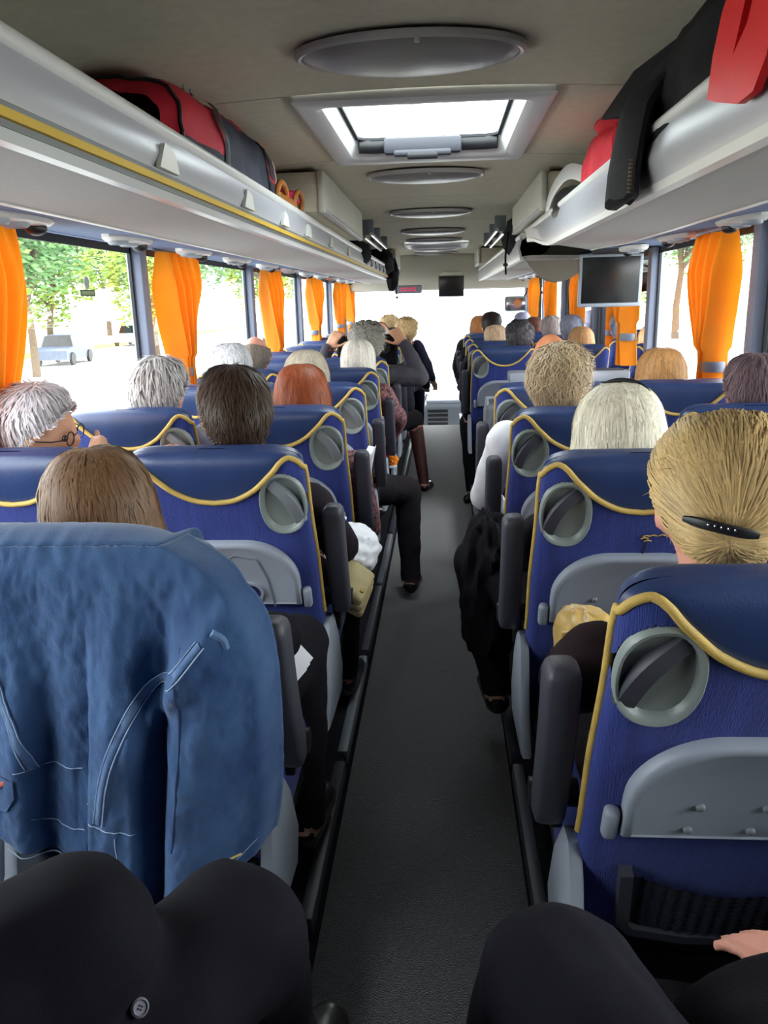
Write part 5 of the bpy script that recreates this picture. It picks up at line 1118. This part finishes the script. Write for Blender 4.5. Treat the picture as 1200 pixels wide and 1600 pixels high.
TREES = [tree_mesh(90 + i, h, r) for i, (h, r) in enumerate(((8.5, 3.2), (10.5, 3.8), (7.0, 2.8)))]
for i, (a, b) in enumerate(TREES): b.materials.append(LEAFM[i]); a.materials.append(M_bark)
def tree(x, y, k, s, label, group):
    t = thing('street_tree', label, 'tree', (x, y, GZ + 0.1), random.random() * 6, group); t.scale = (s, s, s)
    obj('trunk', TREES[k][0], None, t); o = obj('foliage', TREES[k][1], None, t); o['kind'] = 'stuff'
LT = [(-10.8, 50, 1, 1.25), (-36, 34, 1, 1.0), (-42, 32, 0, 1.3), (-50, 36, 1, 1.5), (-27, 55, 2, 1.3), (-44, 60, 1, 1.6), (-22, 92, 1, 1.5), (-52, 20, 1, 1.5), (-46, 12, 0, 1.5), (-13.5, 22, 0, 1.0), (-17, 33, 1, 0.95), (-30, 30, 2, 1.2), (-29, 40, 0, 1.2), (-26, 47, 1, 1.1), (-33, 56, 1, 1.2), (-20, 58, 0, 1.0), (-24, 72, 1, 1.2), (-38, 24, 1, 1.2), (-18, 82, 2, 1.3), (-45, 44, 1, 1.4), (-16, 45, 2, 1.0), (-34, 82, 1, 1.4)]
def ordinal(i): return ('%s' % (ORD + ['thirteenth', 'fourteenth', 'fifteenth', 'sixteenth', 'seventeenth', 'eighteenth', 'nineteenth', 'twentieth', 'twenty-first', 'twenty-second', 'twenty-third'])[i])
LT.sort(key=lambda q: q[0] ** 2 + q[1] ** 2)
for i, (x, y, k_, s) in enumerate(LT): tree(x, y, k_, s, 'leafy green tree outside the left windows, %s nearest to the coach' % ordinal(i), 'trees outside the left windows')
RT = [(14.5, 52, 1, 1.25), (70, 70, 1, 1.7), (74, 52, 1, 1.7), (48, 84, 1, 1.6), (64, 40, 0, 1.6), (38, 74, 1, 1.3), (44, 66, 0, 1.5), (30, 95, 1, 1.3), (52, 62, 1, 1.5), (36, 40, 2, 1.0), (46, 44, 1, 1.3), (22, 105, 0, 1.2), (60, 90, 1, 1.7), (58, 50, 0, 1.4)]
RT.sort(key=lambda q: q[0] ** 2 + q[1] ** 2)
for i, (x, y, k_, s) in enumerate(RT): tree(x, y, k_, s, 'leafy green tree outside the right windows, %s nearest to the coach' % ordinal(i), 'trees outside the right windows')
def car(loc, rz, col, label, L=4.2, Hh=1.45):
    t = thing('parked_car', label, 'car', loc, rz)
    prof = [(-L / 2, 0.3), (-L / 2, 0.75), (-L * 0.42, 0.85), (-L * 0.22, 0.92), (L * 0.30, 0.92), (L * 0.47, 0.88), (L / 2, 0.7), (L / 2, 0.3)]
    obj('body', MB().prism(prof, 'x', -0.86, 0.86), pm('car_paint_%d_%d_%d' % col, col, 0.3), t)
    obj('cabin', MB().rings([[(sx * 0.80 * q, y, z) for sx, y in ((-1, -L * 0.22 + (1 - q) * 1.2), (1, -L * 0.22 + (1 - q) * 1.2), (1, L * 0.42 - (1 - q) * 1.0), (-1, L * 0.42 - (1 - q) * 1.0))] for q, z in ((1, 0.92), (0.82, Hh))]), M_screen, t)
    obj('roof', MB().box((0, L * 0.11, Hh), (1.3, L * 0.42, 0.06), 0.02), pm('car_paint_%d_%d_%d' % col, col, 0.3), t)
    for sx in (-1, 1):
        for y in (-L * 0.31, L * 0.31): obj('wheel', MB().tube([(sx * 0.78, y, 0.32), (sx * 0.92, y, 0.32)], 0.32, 16), M_black, t)
car((-19.5, 41, GZ + 0.12), 0.1, (70, 80, 100), 'dark blue-grey parked car beyond the left windows')
car((-23, 60, GZ + 0.12), 0.0, (170, 172, 176), 'silver parked car far beyond the left windows')
car((3.4, 70, GZ), PI, (225, 228, 230), 'pale oncoming car far ahead through the windscreen')
car((17, 34, GZ + 0.12), 0.2, (240, 240, 240), 'white parked car outside the right window')
